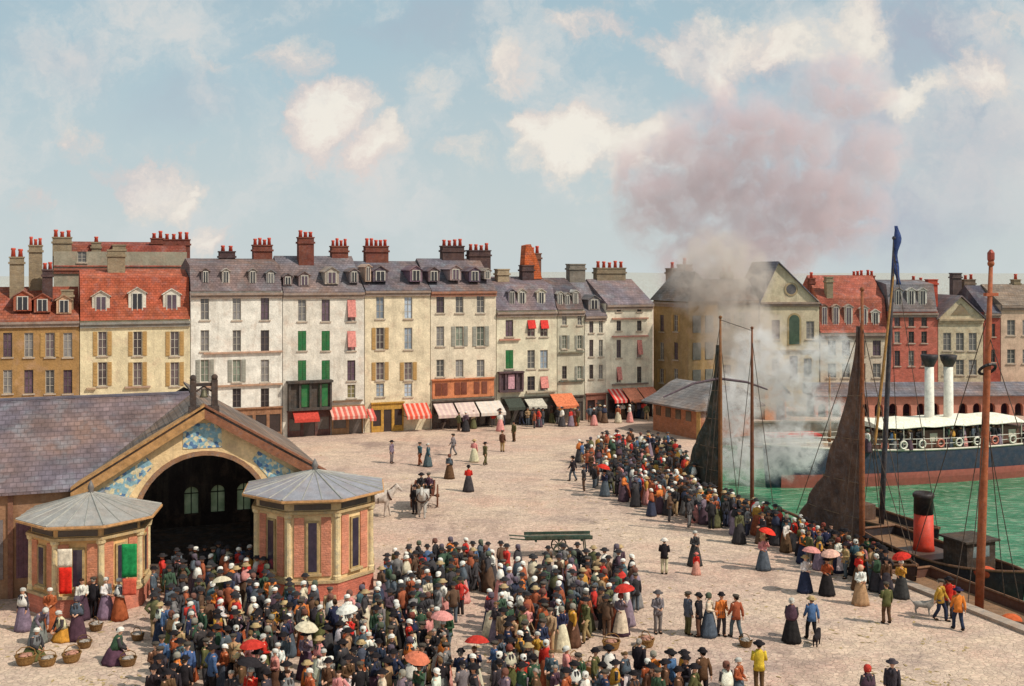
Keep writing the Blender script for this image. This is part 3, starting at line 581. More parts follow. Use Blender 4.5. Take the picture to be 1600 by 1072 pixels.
# ------------------------------------------------------------------ the market hall and its two pavilions
HA = R(21); HO = Vector((X(318, 53), 53, 0))
def build_market():
    t = thing('market_hall', 'market hall with a sand coloured gable, great dark arch and long slate roof', 'market hall', HO, HA)
    E, T, hw, dp, LX = 4.95, 8.25, 5.5, 12.0, -34.0
    r, sp = 3.02, 2.98
    arch = [(r * math.cos(math.pi * k / 20), sp + r * math.sin(math.pi * k / 20)) for k in range(21)]
    outl = [(hw, 0), (hw, E), (0, T), (-hw, E), (-hw, 0), (-r, 0)] + list(reversed(arch)) + [(r, 0)]
    MB().prism(outl, 'y', 0, .55).build('gable_wall', M['plaster'], t, lin(226, 194, 146))
    ring = arch + [((r + .22) * math.cos(math.pi * k / 20), sp + (r + .22) * math.sin(math.pi * k / 20)) for k in reversed(range(21))]
    m = MB(); m.prism(ring, 'y', -.07, -.002)
    for s in (-1, 1): m.box(min(s * r, s * (r + .22)), max(s * r, s * (r + .22)), -.07, -.002, 0, sp - .002)
    m.build('arch_moulding', M['stone'], t, lin(150, 112, 86))
    # painted panels
    c = math.sqrt((T - E) ** 2 + hw ** 2)
    def pan(poly): MB().prism(poly, 'y', -.03, -.001).build('tile_panel', M['mosaic'], t, lin(136, 170, 180))
    pan([(-.95, 6.35), (.85, 6.35), (.85, 7.2), (.45, 7.55), (-.5, 7.55), (-.95, 7.2)])
    pan([(-4.9, 4.55), (-3.5, 4.1), (-2.95, 4.9), (-2.3, 5.65), (-2.6, 6.05)]); pan([(4.9, 4.55), (3.5, 4.1), (2.95, 4.9), (2.3, 5.65), (2.6, 6.05)])
    # walls
    m = MB()
    m.box(hw - .4, hw, .55, dp, 0, E); m.box(LX, LX + .4, .4, dp - .4, 0, E); m.box(LX, -hw - .003, 0, .4, 0, E)
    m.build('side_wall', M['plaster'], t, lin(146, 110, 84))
    # floor coloured dark to paint in the shade behind the arch, back wall with three arched frosted windows
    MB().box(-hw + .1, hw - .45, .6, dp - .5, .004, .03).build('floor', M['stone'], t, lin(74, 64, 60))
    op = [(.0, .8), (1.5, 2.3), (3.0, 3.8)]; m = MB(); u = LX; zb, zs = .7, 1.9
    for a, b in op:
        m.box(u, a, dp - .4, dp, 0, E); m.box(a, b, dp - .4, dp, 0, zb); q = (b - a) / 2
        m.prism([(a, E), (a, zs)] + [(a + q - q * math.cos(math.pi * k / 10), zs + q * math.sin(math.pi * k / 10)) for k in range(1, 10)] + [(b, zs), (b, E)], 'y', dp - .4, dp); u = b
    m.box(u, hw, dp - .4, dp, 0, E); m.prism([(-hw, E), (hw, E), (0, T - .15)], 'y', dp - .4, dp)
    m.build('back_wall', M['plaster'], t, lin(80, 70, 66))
    fr = bpy.data.materials.new('frosted_glass'); fr.use_nodes = True; N = NT(fr.node_tree); N.n.clear(); o_ = N.new('ShaderNodeOutputMaterial'); tl = N.new('ShaderNodeBsdfTranslucent'); N.l.new(tl.outputs[0], o_.inputs[0])
    N.put(tl.inputs[0], N.mix(N.noise(N.new('ShaderNodeTexCoord').outputs['Object'], 3, 3).outputs['Fac'], lin(120, 140, 122), lin(196, 204, 190)))
    for a, b in op:
        w = MB(); w.box((a + b) / 2 - .03, (a + b) / 2 + .03, dp - .25, dp - .18, zb, zs + .38); w.box(a, (a + b) / 2 - .03, dp - .25, dp - .18, zs - .04, zs + .02); w.box((a + b) / 2 + .03, b, dp - .25, dp - .18, zs - .04, zs + .02)
        w = w.build('window', M['iron'], t, lin(60, 66, 60)); MB().box(a - .02, b + .02, dp - .17, dp - .15, zb, zs + .42).build('pane', fr, w)
    for xx in (-3.4, 3.4, -10, -16, -22):
        for yy in (4.2, 8): MB().lathe([(.16, 0), (.11, .3), (.1, E)], 10, xx, yy).build('column', M['iron'], t, lin(52, 54, 50))
    # roof: the long slope to the left, and the gable roof over the entrance
    th = Vector((0, 0, .14)); m = MB()
    def slab(*p): p = [Vector(q) for q in p]; m.loft([p, [q + th for q in p]])
    o = .45; k = (T - E) / hw; dz = o * k
    slab((LX, -.35, E - .2), (-hw, -.35, E - .2), (-hw, 0, E), (0, dp / 2, T), (LX, dp / 2, T))
    slab((LX, dp / 2, T), (0, dp / 2, T), (-hw, dp + .3, E - .2), (LX, dp + .3, E - .2))
    m.build('roof', M['slate'], t, lin(104, 94, 102))
    m = MB()
    slab((0, -.4, T + .01), (hw + o, -.4, E - dz + .01), (hw + o, dp + .3, E - dz + .01), (0, dp + .3, T + .01))
    slab((0, -.4, T + .01), (0, dp / 2, T + .01), (-hw - o, -.0, E - dz + .01), (-hw - o, -.4, E - dz + .01))
    m.build('entrance_roof', M['slate'], t, lin(112, 98, 88))
    for s in (-1, 1):
        m = MB(); m.loft([[(0, y, T + .02), (0, y, T - .42), (s * (hw + o), y, E - dz - .42), (s * (hw + o), y, E - dz + .02)] for y in (-.5, -.4)]); m.loft([[(0, y, T + .26), (0, y, T + .15), (s * (hw + o), y, E - dz + .15), (s * (hw + o), y, E - dz + .26)] for y in (-.55, .1)])
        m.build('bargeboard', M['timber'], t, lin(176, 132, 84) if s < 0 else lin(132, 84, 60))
    m = MB(); m.box(LX, -.2, dp / 2 - .12, dp / 2 + .12, T + .1, T + .22); m.build('ridge', M['zinc'], t, lin(96, 92, 104))
    # bell frame on the apex
    m = MB(); z = T + .15
    for s in (-1, 1): m.box(s * .5 - .14, s * .5 + .14, -.3, .0, z, z + 1.25); m.sphere((s * .5, -.15, z + 1.36), .16)
    m.box(-.36, .36, -.22, -.08, z + .95, z + 1.1); m.tube([(-.36, -.15, z + .7), (0, -.15, z + .95), (.36, -.15, z + .7)], .05, 6); m.box(-.7, .7, -.4, .1, z - .35, z)
    b = m.build('bell_frame', M['timber'], t, lin(64, 54, 50)); MB().lathe([(.22, z + .42), (.17, z + .5), (.12, z + .72), (.03, z + .8)], 12, 0, -.15).build('bell', M['iron'], b, lin(90, 84, 64), True)
    # timber posts of the shaded hall front at the far left
    for k in range(7):
        x = -8.6 - k * 1.5; MB().box(x, x + .22, -.1, -.002, 0, E - .1).build('post', M['timber'], t, lin(124, 84, 66))
        MB().box(x + .35, x + 1.3, -.04, -.002, .9, 3.6).build('panel', M['wood'], t, (lin(120, 110, 108) if k % 2 else lin(104, 74, 84)))

def pavilion(label, px, d, e_py, t_py, rot, cols, ap=2.62):
    c = Vector((X(px, d), d, 0)); t = thing('pavilion', label, 'pavilion', c, rot, 'pavilions at the market entrance')
    n = 8; Rr = ap / math.cos(math.pi / n); E = zat(e_py, d - 2.6); T = zat(t_py, d)
    ang = [math.pi / n + 2 * math.pi * k / n for k in range(n)]
    P = lambda r: [(r * math.cos(a), r * math.sin(a)) for a in ang]
    wallc, panc, plc, roofc = cols
    MB().prism(P(Rr), 'z', 0, E).build('wall', M['plaster'], t, wallc)
    MB().prism(P(Rr + .14), 'z', 0, .8).build('plinth', M['brick'], t, plc); MB().prism(P(Rr + .2), 'z', .801, .92).build('plinth_cap', M['stone'], t, lin(190, 166, 126))
    m = MB(); m.prism(P(Rr + .22), 'z', E - .62, E - .5); m.prism(P(Rr + .3), 'z', E - .14, E - .02); m.build('cornice', M['stone'], t, lin(196, 168, 122))
    for a in ang:
        m = MB(); x, y = (Rr - .02) * math.cos(a), (Rr - .02) * math.sin(a); m.lathe([(.2, .921), (.2, 1.1), (.15, 1.15), (.14, E - .85), (.2, E - .78), (.22, E - .63)], 10, x, y); m.build('pilaster', M['stone'], t, lin(226, 202, 154))
    for k in range(n):
        a = 2 * math.pi * k / n; wd = math.sin(a) * 1
        if math.sin(a + rot) > .75: continue
        rot_m = Matrix.Rotation(a, 4, 'Z')
        def bx(x0, x1, y0, y1, z0, z1, nm, mt, cl, par=t):
            m = MB(); m.box(y0, y1, x0, x1, z0, z1); m.v = [tuple(rot_m @ Vector(p)) for p in m.v]; return m.build(nm, M[mt], par, cl)
        for s in (-1, 1): bx(min(s * .38, s * .82), max(s * .38, s * .82), ap + .002, ap + .05, 1.1, E - .8, 'panel', 'brick', panc)
        bx(-.82, .82, ap + .002, ap + .04, E - .46, E - .18, 'frieze', 'paint', lin(92, 82, 72))
        w = bx(-.28, .28, ap + .002, ap + .09, 1.25, E - .95, 'window', 'timber', lin(176, 150, 104))
        bx(-.19, .19, ap + .091, ap + .1, 1.33, E - 1.03, 'pane', 'glass', lin(62, 54, 66), w); bx(-.4, .4, ap + .003, ap + .18, 1.14, 1.245, 'sill', 'stone', lin(196, 170, 124), w)
    ro = Rr + .62; m = MB(); ring0 = [(x, y, E) for x, y in P(ro)]; ring1 = [(x, y, E + .12) for x, y in P(ro)]; ring2 = [(x, y, E + .12 + (T - E - .12) * .45) for x, y in P(ro * .52)]; ring3 = [(x, y, T - .05) for x, y in P(.12)]
    m.loft([ring0, ring1, ring2, ring3]); rf = m.build('roof', M['zinc'], t, roofc)
    m = MB()
    for i in range(n):
        m.tube([ring1[i], ring2[i], ring3[i]], .05, 6); j = (i + 1) % n
        for q in (1 / 3, 2 / 3): m.tube([tuple(ring1[i][c] * (1 - q) + ring1[j][c] * q for c in range(3)), tuple(ring2[i][c] * (1 - q) + ring2[j][c] * q for c in range(3)), tuple((ring3[i][c] + ring3[j][c]) / 2 for c in range(3))], .028, 5)
    m.build('seam', M['zinc'], rf, lin(152, 150, 142)); MB().prism(P(ro + .06), 'z', E - .005, E + .09).build('gutter', M['timber'], rf, lin(196, 146, 96))
    MB().lathe([(.2, T - .12), (.1, T + .05), (.15, T + .15), (.12, T + .28), (.02, T + .5)], 10).build('finial', M['zinc'], t, lin(110, 104, 100), True)
    return t, E
build_market()
pavilion('zinc roofed octagonal pavilion beside the sellers, hung with coloured cloths', 142, 49.6, 824, 768, R(8), (lin(214, 168, 112), lin(206, 136, 104), lin(200, 124, 104), lin(152, 148, 142)), 2.3)
pavilion('zinc roofed octagonal pavilion with rose panels at the crowd\'s edge', 492, 52.2, 781, 733, R(8), (lin(226, 194, 144), lin(214, 140, 112), lin(206, 120, 100), lin(142, 140, 146)))
def cloth_hang(name, label, px, py0, py1, wpx, col, d):
    c = Vector((X(px, d), d, 0)); z0, z1 = zat(py1, d), zat(py0, d); w = wpx * d / F; m = MB(); rings = []
    for j in range(7):
        z = z1 + (z0 - z1) * j / 6; a = []; b = []
        for k in range(9): x = -w / 2 + w * k / 8; yy = .03 * math.sin(k * 1.6 + j * .5) * (j / 6); a.append((x, yy, z)); b.append((x, yy + .02, z))
        rings.append(a + b[::-1])
    m.loft(rings); o = m.build(name, M['cloth'], None, col, True, loc=c, rz=R(6)); tag(o, label, 'cloth', 'cloths hung on the pavilion')
for a in (('hanging_cloth', 'white cloth hung above the bright red one on the pavilion', 101, 858, 886, 22, lin(220, 206, 184)), ('hanging_cloth', 'bright red cloth hanging under a white one on the pavilion', 102, 887, 928, 19, lin(222, 48, 36)),
          ('hanging_cloth', 'bright green cloth hanging on the pavilion wall', 202, 850, 902, 23, lin(40, 138, 78)), ('hanging_cloth', 'salmon cloth below the green one on the pavilion', 202, 904, 930, 21, lin(212, 96, 74))):
    cloth_hang(*a, 46.75)

# ------------------------------------------------------------------ people
def skin_mesh(name, joints, edges, root, mats, sub=2, eyes=None):
    names = list(joints); me = bpy.data.meshes.new(name); me.from_pydata([joints[n][0] for n in names], [(names.index(a), names.index(b)) for a, b in edges], [])
    o = bpy.data.objects.new(name, me); COL.objects.link(o); o.modifiers.new('s', 'SKIN')
    for i, n in enumerate(names):
        sv = me.skin_vertices[0].data[i]; r = joints[n][1]; sv.radius = (r, r); sv.use_root = n == root
    ss = o.modifiers.new('u', 'SUBSURF'); ss.levels = sub; ss.render_levels = sub
    dg = bpy.context.evaluated_depsgraph_get(); dg.update(); new = bpy.data.meshes.new_from_object(o.evaluated_get(dg)); new.name = name
    bpy.data.objects.remove(o); bpy.data.meshes.remove(me)
    new.materials.clear()
    for m in mats: new.materials.append(m)
    for p in new.polygons:
        p.material_index = 0; p.use_smooth = True
        if eyes:
            for c, r, k in eyes:
                if (p.center - c).length < r: p.material_index = k
    return new

def rotx(p, a, z0):                              # lean forward about the hips
    p = Vector(p)
    if p.z <= z0: return p
    q = p - Vector((0, 0, z0)); return Vector((0, 0, z0)) + Matrix.Rotation(a, 3, 'X') @ q

class Pose:
    """joints of a figure facing -y, in metres"""
    def __init__(s, name, arms, stride=0, lean=0, drop=0, sit=False):
        s.lean = lean; s.drop = drop; s.name = name; D = Vector((0, 0, -drop)); s.D = D
        up = lambda p: rotx(p, lean, .92) + D
        s.up = up; J = {}
        def a(n, p, r, u=True): J[n] = (tuple(up(p) if u else Vector(p)), r)
        a('pelvis', (0, 0, .95), .115); a('spine', (0, .01, 1.12), .11); a('chest', (0, 0, 1.31), .13); a('neckbase', (0, .005, 1.45), .06); a('neck', (0, -.005, 1.5), .05)
        a('jaw', (0, -.022, 1.565), .066); a('head', (0, -.012, 1.645), .086); a('top', (0, 0, 1.712), .066); a('nose', (0, -.118, 1.632), .013); a('ear1', (.096, .005, 1.635), .018); a('ear2', (-.096, .005, 1.635), .018)
        E = [('pelvis', 'spine'), ('spine', 'chest'), ('chest', 'neckbase'), ('neckbase', 'neck'), ('neck', 'jaw'), ('jaw', 'head'), ('head', 'top'), ('head', 'nose'), ('head', 'ear1'), ('head', 'ear2')]
        s.arm = {}
        for sg, (el, wr) in zip((1, -1), arms):
            k = str(sg); sh = (sg * .17, .0, 1.405); el = (sg * el[0], el[1], el[2]); wr = (sg * wr[0], wr[1], wr[2])
            a('sh' + k, sh, .055); a('el' + k, el, .041); a('wr' + k, wr, .029); s.arm[sg] = (up(sh), up(el), up(wr))
            d = (Vector(wr) - Vector(el)).normalized(); side = Vector((-sg, -.3, 0)).normalized(); ax = d.cross(side); ax = ax.normalized() if ax.length > .1 else Vector((0, 1, 0))
            pal = Vector(wr) + d * .07; a('pa' + k, pal, .03)
            E += [('chest', 'sh' + k), ('sh' + k, 'el' + k), ('el' + k, 'wr' + k), ('wr' + k, 'pa' + k)]
            for f, (off, ln) in enumerate(((-.03, .07), (-.01, .085), (.01, .08), (.03, .062))):
                b = pal + d * .045 + ax * off; a(f'f{k}{f}', b, .0095); a(f'g{k}{f}', b + d * ln * .7 + side * .03, .0085); E += [('pa' + k, f'f{k}{f}'), (f'f{k}{f}', f'g{k}{f}')]
            b = Vector(wr) + d * .03 + ax * -.04; a('th' + k, b + side * .02 + d * .03, .011); E += [('wr' + k, 'th' + k)]
        s.leg = {}
        for sg in (1, -1):
            k = str(sg); st = stride * sg
            if sit: hip, kn, an, to = (sg * .1, -.02, .93), (sg * .14, -.42, .9), (sg * .13, -.45, .52), (sg * .14, -.6, .46)
            else: hip, kn, an, to = (sg * .095, 0, .9), (sg * .1, -.02 - st * .5 - abs(st) * .15, .5), (sg * .1, .03 - st, .085 + (.06 if st < 0 else 0)), (sg * .115, -.11 - st, .035)
            s.leg[sg] = tuple(Vector(p) + D for p in (hip, kn, an, to))
            for nm, p, r in zip(('hi', 'kn', 'an', 'to'), s.leg[sg], (.085, .056, .038, .036)): J[nm + k] = (tuple(p), r)
            E += [('pelvis', 'hi' + k), ('hi' + k, 'kn' + k), ('kn' + k, 'an' + k), ('an' + k, 'to' + k)]
        ey = [(up(Vector((x, -.093, 1.652))), .017, 1) for x in (.034, -.034)] + [(up(Vector((0, -.092, 1.575))), .018, 2)]
        s.body = skin_mesh('person', J, E, 'pelvis', [M['skin'], M['eye'], M['lip']], 2, ey)
        s.headm = Matrix.Translation(up(Vector((0, -.008, 1.655)))) @ Matrix.Rotation(lean, 4, 'X')
        ell = lambda z, rx, ry, y=0, n=14, f=0: [up(Vector((rx * (1 + f * math.cos(5 * t + z * 3)) * math.cos(t), y + ry * (1 + f * math.sin(4 * t)) * math.sin(t), z))) for t in [2 * math.pi * q / n for q in range(n)]]
        def torso(m, hem):
            m.loft([ell(hem, .205, .155, .01, f=.05), ell(.98, .182, .135, .01), ell(1.1, .172, .128, .01), ell(1.28, .205, .142), ell(1.38, .2, .122), ell(1.445, .13, .09), ell(1.49, .068, .066)])
            for sg in (1, -1):
                a_, b_, c_ = s.arm[sg]; m.tube([a_ + (a_ - b_) * .04, a_ * .6 + b_ * .4, b_, b_ * .5 + c_ * .5, c_], [.082, .07, .063, .058, .052], 9)
            for sg in (1, -1): m.loft([[up(Vector((sg * .015, -.105, 1.45))), up(Vector((sg * .085, -.09, 1.46))), up(Vector((sg * .1, -.135, 1.36))), up(Vector((sg * .02, -.155, 1.2)))], [up(Vector((sg * .015, -.125, 1.45))), up(Vector((sg * .085, -.108, 1.47))), up(Vector((sg * .1, -.155, 1.36))), up(Vector((sg * .02, -.17, 1.2)))]])
        m = MB(); torso(m, .78); s.jacket = m.mesh('jacket', M['cloth'], True)
        m = MB(); torso(m, .98); s.blouse = m.mesh('blouse', M['cloth'], True)
        m = MB(); n = 18
        m.loft([[up(Vector((rx * math.cos(t), y + ry * math.sin(t) * (1.12 if math.sin(t) > 0 else 1), z - (.16 * max(0, math.sin(t)) if rx > .25 else 0) + .02 * math.sin(5 * t)))) for t in [2 * math.pi * q / n for q in range(n)]] for z, rx, ry, y in ((1.06, .275, .2, .0), (1.2, .262, .185, 0), (1.36, .222, .145, 0), (1.45, .135, .105, 0), (1.5, .075, .075, 0))])
        s.shawl = m.mesh('shawl', M['cloth'], True)
        m = MB()
        if sit:
            m.loft([[Vector((rx * math.cos(t), y + ry * math.sin(t), z)) + D for t in [2 * math.pi * q / 12 for q in range(12)]] for z, rx, ry, y in ((.84, .19, .16, -.02), (.95, .18, .14, 0), (1.06, .165, .12, 0))])
        else: m.loft([[Vector((rx * math.cos(t), y + ry * math.sin(t), z)) + D for t in [2 * math.pi * q / 12 for q in range(12)]] for z, rx, ry, y in ((.78, .16, .12, 0), (.9, .178, .13, 0), (1.06, .165, .12, 0))])
        for sg in (1, -1):
            hp, kn, an, to = s.leg[sg]; m.tube([hp + Vector((0, 0, .03)), hp * .5 + kn * .5, kn, kn * .45 + an * .55, an + (an - kn).normalized() * .0], [.105, .094, .078, .07, .075], 9)
        s.trousers = m.mesh('trousers', M['cloth'], True)
        s.shoe = []
        for sg in (1, -1):
            m = MB(); hp, kn, an, to = s.leg[sg]; m.loft([[an + Vector((.05 * math.cos(t), .055 * math.sin(t), .06)) for t in [2 * math.pi * q / 8 for q in range(8)]], [an + Vector((.055 * math.cos(t), .065 * math.sin(t), -.06)) for t in [2 * math.pi * q / 8 for q in range(8)]]])
            m.sphere(((an + to) / 2 + Vector((0, -.03, -.02))), .06, 8, 5, (.85, 1.9, .7)); s.shoe.append(m.mesh('shoe', M['cloth'], True))
        m = MB(); n = 28; rings = []
        hz = .02 + drop
        for j in range(8):
            q = j / 7; z = 1.08 + (hz - 1.08) * q; w = (.15 + .24 * q ** .75) * (1.25 if drop else 1); fd = .09 * q
            rings.append([Vector((w * (1 + fd * math.sin(7 * t + q)) * math.cos(t), (.02 - stride * .2 * q * math.sin(t)) * 1 + w * .92 * (1 + fd * math.cos(9 * t)) * math.sin(t), z + (.015 * math.sin(3 * t) if j == 7 else 0))) + D for t in [2 * math.pi * k / n for k in range(n)]])
        m.loft(rings); s.skirt = m.mesh('skirt', M['cloth'], True)
        m = MB(); ar = []
        for ring in rings[:-1]:
            sel = [ring[k] for k in range(n) if 15.5 <= k <= 26.5]; ar.append([p + Vector((0, -.012, 0)) + Vector((p.x, p.y, 0)).normalized() * .012 for p in sel])
        m.loft(ar, False, False); s.apron = m.mesh('apron', M['cloth'], True)
        s.hand = {sg: s.arm[sg][2] + (s.arm[sg][2] - s.arm[sg][1]).normalized() * .09 for sg in (1, -1)}

DOWN = ((.225, .02, 1.13), (.235, -.05, .89)); FRONT = ((.235, .03, 1.15), (.1, -.2, 1.08)); CARRY = ((.24, .04, 1.15), (.17, -.22, 1.12)); SWF = ((.215, -.06, 1.15), (.2, -.22, .95)); SWB = ((.22, .12, 1.14), (.225, .16, .9)); UPA = ((.24, -.1, 1.25), (.15, -.24, 1.42)); HIP = ((.34, .08, 1.18), (.21, -.02, 1.02))
POSE = dict(stand=Pose('stand', (DOWN, DOWN)), walk=Pose('walk', (SWF, SWB), .22), hip=Pose('hip', (HIP, DOWN)), front=Pose('front', (FRONT, FRONT)), carry=Pose('carry', (CARRY, DOWN), .08), parasol=Pose('parasol', (UPA, FRONT)),
            bend=Pose('bend', (((.23, -.12, 1.2), (.18, -.38, 1.1)), ((.23, -.1, 1.2), (.16, -.36, 1.12))), 0, R(48)), squat=Pose('squat', (((.26, -.1, 1.2), (.14, -.34, 1.05)), ((.26, -.1, 1.2), (.12, -.34, 1.08))), 0, R(14), .52), ride=Pose('ride', (CARRY, CARRY), 0, R(8), .0, True))
def headwear():
    d = {}
    def mk(k, nm, m): d[k] = (nm, m.mesh(nm, M['cloth'], True))
    m = MB(); n = 16   # cap of hair that leaves the face open
    rings = []
    for j in range(8):
        t = math.pi * .5 * (1 - j / 7.4); rings.append([(.1 * math.cos(t) * math.cos(a), .008 + .112 * math.cos(t) * math.sin(a), (-.075 * (math.sin(a) + .35) if j == 0 else -.0) + .002 + .105 * math.sin(math.pi / 2 * j / 7.4)) for a in [2 * math.pi * k / n for k in range(n)]])
    rings = []
    for j in range(7):
        q = j / 6; rings.append([(.101 * math.cos(q * 1.5) * math.cos(a), .01 + .113 * math.cos(q * 1.5) * math.sin(a), -.085 * max(0, math.sin(a) + .25) * (1 - q) + .02 + .088 * math.sin(q * 1.5)) for a in [2 * math.pi * k / n for k in range(n)]])
    m.loft(rings); m.sphere((0, .125, .01), .05, 8, 5); mk('hair', 'hair', m)
    m = MB(); rings = []; n = 20
    for jq, (r, z) in enumerate(((.122, -.02), (.128, -.005), (.112, .01), (.122, .045), (.112, .08), (.075, .11), (.02, .122))):
        q = 1 - jq / 6; rings.append([(r * .96 * (1 + (.05 * math.sin(9 * a) if jq < 2 else .02 * math.sin(5 * a))) * math.cos(a), .015 + r * 1.04 * math.sin(a), z - .085 * q * max(0, math.sin(a) + .15) + .025 * q) for a in [2 * math.pi * k / n for k in range(n)]])
    m.loft(rings); mk('bonnet', 'bonnet', m)
    m = MB(); m.lathe([(.112, .03), (.21, .025), (.215, .035), (.115, .055), (.108, .12), (.085, .135), (.02, .13)], 18, 0, 0, 1, 1.1); mk('hat', 'hat', m)
    m = MB(); m.lathe([(.112, .03), (.165, .035), (.168, .045), (.114, .05), (.112, .1), (.085, .145), (.02, .155)], 18, 0, 0, 1, 1.12); mk('bowler', 'bowler_hat', m)
    m = MB(); m.lathe([(.112, .02), (.113, .04), (.14, .075), (.12, .105), (.02, .115)], 16, 0, .005, 1, 1.1); m.loft([[(-.08, -.1, .03), (.08, -.1, .03), (.05, -.17, .02), (-.05, -.17, .02)], [(-.08, -.1, .045), (.08, -.1, .045), (.05, -.17, .03), (-.05, -.17, .03)]]); mk('cap', 'flat_cap', m)
    m = MB(); m.lathe([(.112, .03), (.2, .0), (.205, .012), (.116, .055), (.112, .11), (.02, .12)], 20, 0, 0, 1, 1.08, fn=lambda a, z: 1 + .03 * math.sin(3 * a)); mk('straw', 'straw_hat', m)
    m = MB(); m.lathe([(.12, -.09), (.13, -.02), (.124, .06), (.085, .115), (.02, .125)], 16, 0, .025, 1, 1.0); m.loft([[(-.09, .1, -.06), (.09, .1, -.06), (.09, .13, -.06), (-.09, .13, -.06)], [(-.03, .16, -.2), (.03, .16, -.2), (.03, .17, -.2), (-.03, .17, -.2)]]); mk('scarf', 'headscarf', m)
    return d
HEAD = headwear()
HATC = {'bonnet': 'white bonnet', 'hat': 'wide black hat', 'bowler': 'black bowler', 'cap': 'flat cap', 'straw': 'straw hat', 'scarf': 'headscarf', 'hair': 'bare head'}
PAL = dict(black=lin(44, 40, 42), charcoal=lin(66, 62, 64), grey=lin(120, 116, 114), navy=lin(50, 54, 74), slate=lin(84, 92, 100), brown=lin(96, 70, 52), rust=lin(158, 84, 54), olive=lin(92, 90, 58), cream=lin(206, 192, 164), white=lin(220, 214, 202), tan=lin(166, 136, 100),
           mauve=lin(128, 110, 122), red=lin(196, 52, 42), pink=lin(206, 138, 130), green=lin(60, 82, 62), teal=lin(70, 96, 102), ochre=lin(190, 140, 60), plum=lin(82, 60, 70), blue=lin(78, 102, 136), orange=lin(212, 120, 56), yellow=lin(206, 172, 60))
SKIN = [lin(206, 154, 124), lin(190, 136, 106), lin(214, 166, 138)]
PEOPLE = []
prnd = random.Random(11); used_labels = set()
def person(loc, rz, pose, topk, topc, botk, botc, hd, hdc=None, place='', group='people in the market square', scale=1.0, apron=None, hold='', label=None, nohair=False):
    P = POSE[pose]
    b = put('person', P.body, None, prnd.choice(SKIN), loc=loc, rz=rz); b.scale = (scale,) * 3
    ch = []
    ch.append((topk, getattr(P, topk), PAL[topc])); ch.append((botk, getattr(P, botk), PAL[botc]))
    if topk == 'shawl': ch.append(('blouse', P.blouse, PAL['charcoal']))
    if botk == 'trousers': ch += [('shoe', q, lin(48, 38, 32)) for q in P.shoe]
    if apron: ch.append(('apron', P.apron, PAL[apron]))
    for nm, me, c in ch: put(nm, me, b, tuple(x * prnd.uniform(.92, 1.08) for x in c[:3]) + (1,))
    if hd == 'bonnet' and hdc is None: q = prnd.uniform(.62, 1.0); hdc = lin(226, 220, 208, q)
    if hd == 'scarf' and hdc is None: hdc = prnd.choice([lin(112, 74, 62), lin(92, 80, 90), lin(120, 64, 54), lin(84, 90, 74), lin(140, 134, 120)])
    put('hair', HEAD['hair'][1], b, prnd.choice([lin(62, 44, 34), lin(40, 32, 28), lin(110, 84, 58), lin(140, 130, 120)]), mat=P.headm)
    if hd != 'hair':
        c = hdc or {'bonnet': lin(226, 220, 208), 'hat': lin(40, 36, 38), 'bowler': lin(38, 34, 36), 'cap': lin(78, 70, 62), 'straw': lin(176, 150, 108), 'scarf': lin(150, 120, 110)}[hd]
        put(HEAD[hd][0], HEAD[hd][1], b, c, mat=P.headm)
    if label is None:
        botn = {'trousers': 'trousers', 'skirt': 'skirt'}[botk]
        label = f'person in {topc} {topk}, {botc} {botn} and {HATC[hd]}' + (f', {apron} apron' if apron else '') + (f', {hold}' if hold else f', {place}' if place else '')
    tag(b, label, 'person', group); used_labels.add(label); PEOPLE.append((b, loc)); return b

# distinct outfits, drawn without repetition
OUT = []
tops_m = ['black', 'charcoal', 'navy', 'brown', 'slate', 'grey', 'olive', 'rust', 'blue', 'tan', 'green', 'black', 'charcoal', 'brown', 'black']; bots_m = ['black', 'charcoal', 'grey', 'brown', 'navy', 'tan', 'slate', 'olive']
tops_w = ['black', 'charcoal', 'slate', 'plum', 'mauve', 'white', 'cream', 'red', 'rust', 'pink', 'green', 'olive', 'brown', 'grey', 'navy', 'teal', 'ochre', 'orange', 'white', 'black', 'charcoal', 'white']; bots_w = ['black', 'charcoal', 'slate', 'plum', 'brown', 'navy', 'mauve', 'grey', 'olive', 'black', 'brown', 'rust', 'cream', 'pink']
_seen = set()
def outfit(bright=.0):
    for _ in range(500):
        if prnd.random() < .46:
            o = ('jacket', prnd.choice(tops_m), 'trousers', prnd.choice(bots_m), prnd.choice(['hat', 'bowler', 'cap', 'hat', 'cap', 'bowler', 'bowler', 'hair']), None)
        else:
            tk = prnd.choice(['shawl', 'blouse']); o = (tk, prnd.choice(['red', 'orange', 'rust', 'pink', 'ochre', 'white']) if prnd.random() < bright else prnd.choice(tops_w), 'skirt', prnd.choice(bots_w), prnd.choice(['bonnet', 'bonnet', 'bonnet', 'bonnet', 'scarf', 'scarf', 'straw', 'hat', 'hat', 'hair', 'hair']), prnd.choice([None, None, None, 'white', 'slate', 'cream']))
        if o not in _seen: _seen.add(o); return o
    return o
def randperson(loc, place, group, bright=0.0, pose=None, rz=None):
    tk, tc, bk, bc, hd, ap = outfit(bright)
    if pose is None: pose = prnd.choice(['stand', 'walk', 'hip', 'front', 'carry'] if bk == 'trousers' else ['stand', 'front', 'carry', 'front', 'hip'])
    if tk == 'shawl': pose = 'front' if pose not in ('squat', 'bend') else pose
    sc_ = prnd.uniform(.96, 1.06) if bk == 'trousers' else prnd.uniform(.92, 1.0)
    return person(loc, prnd.uniform(0, 6.28) if rz is None else rz, pose, tk, tc, bk, bc, hd, None, place, group, sc_, ap)

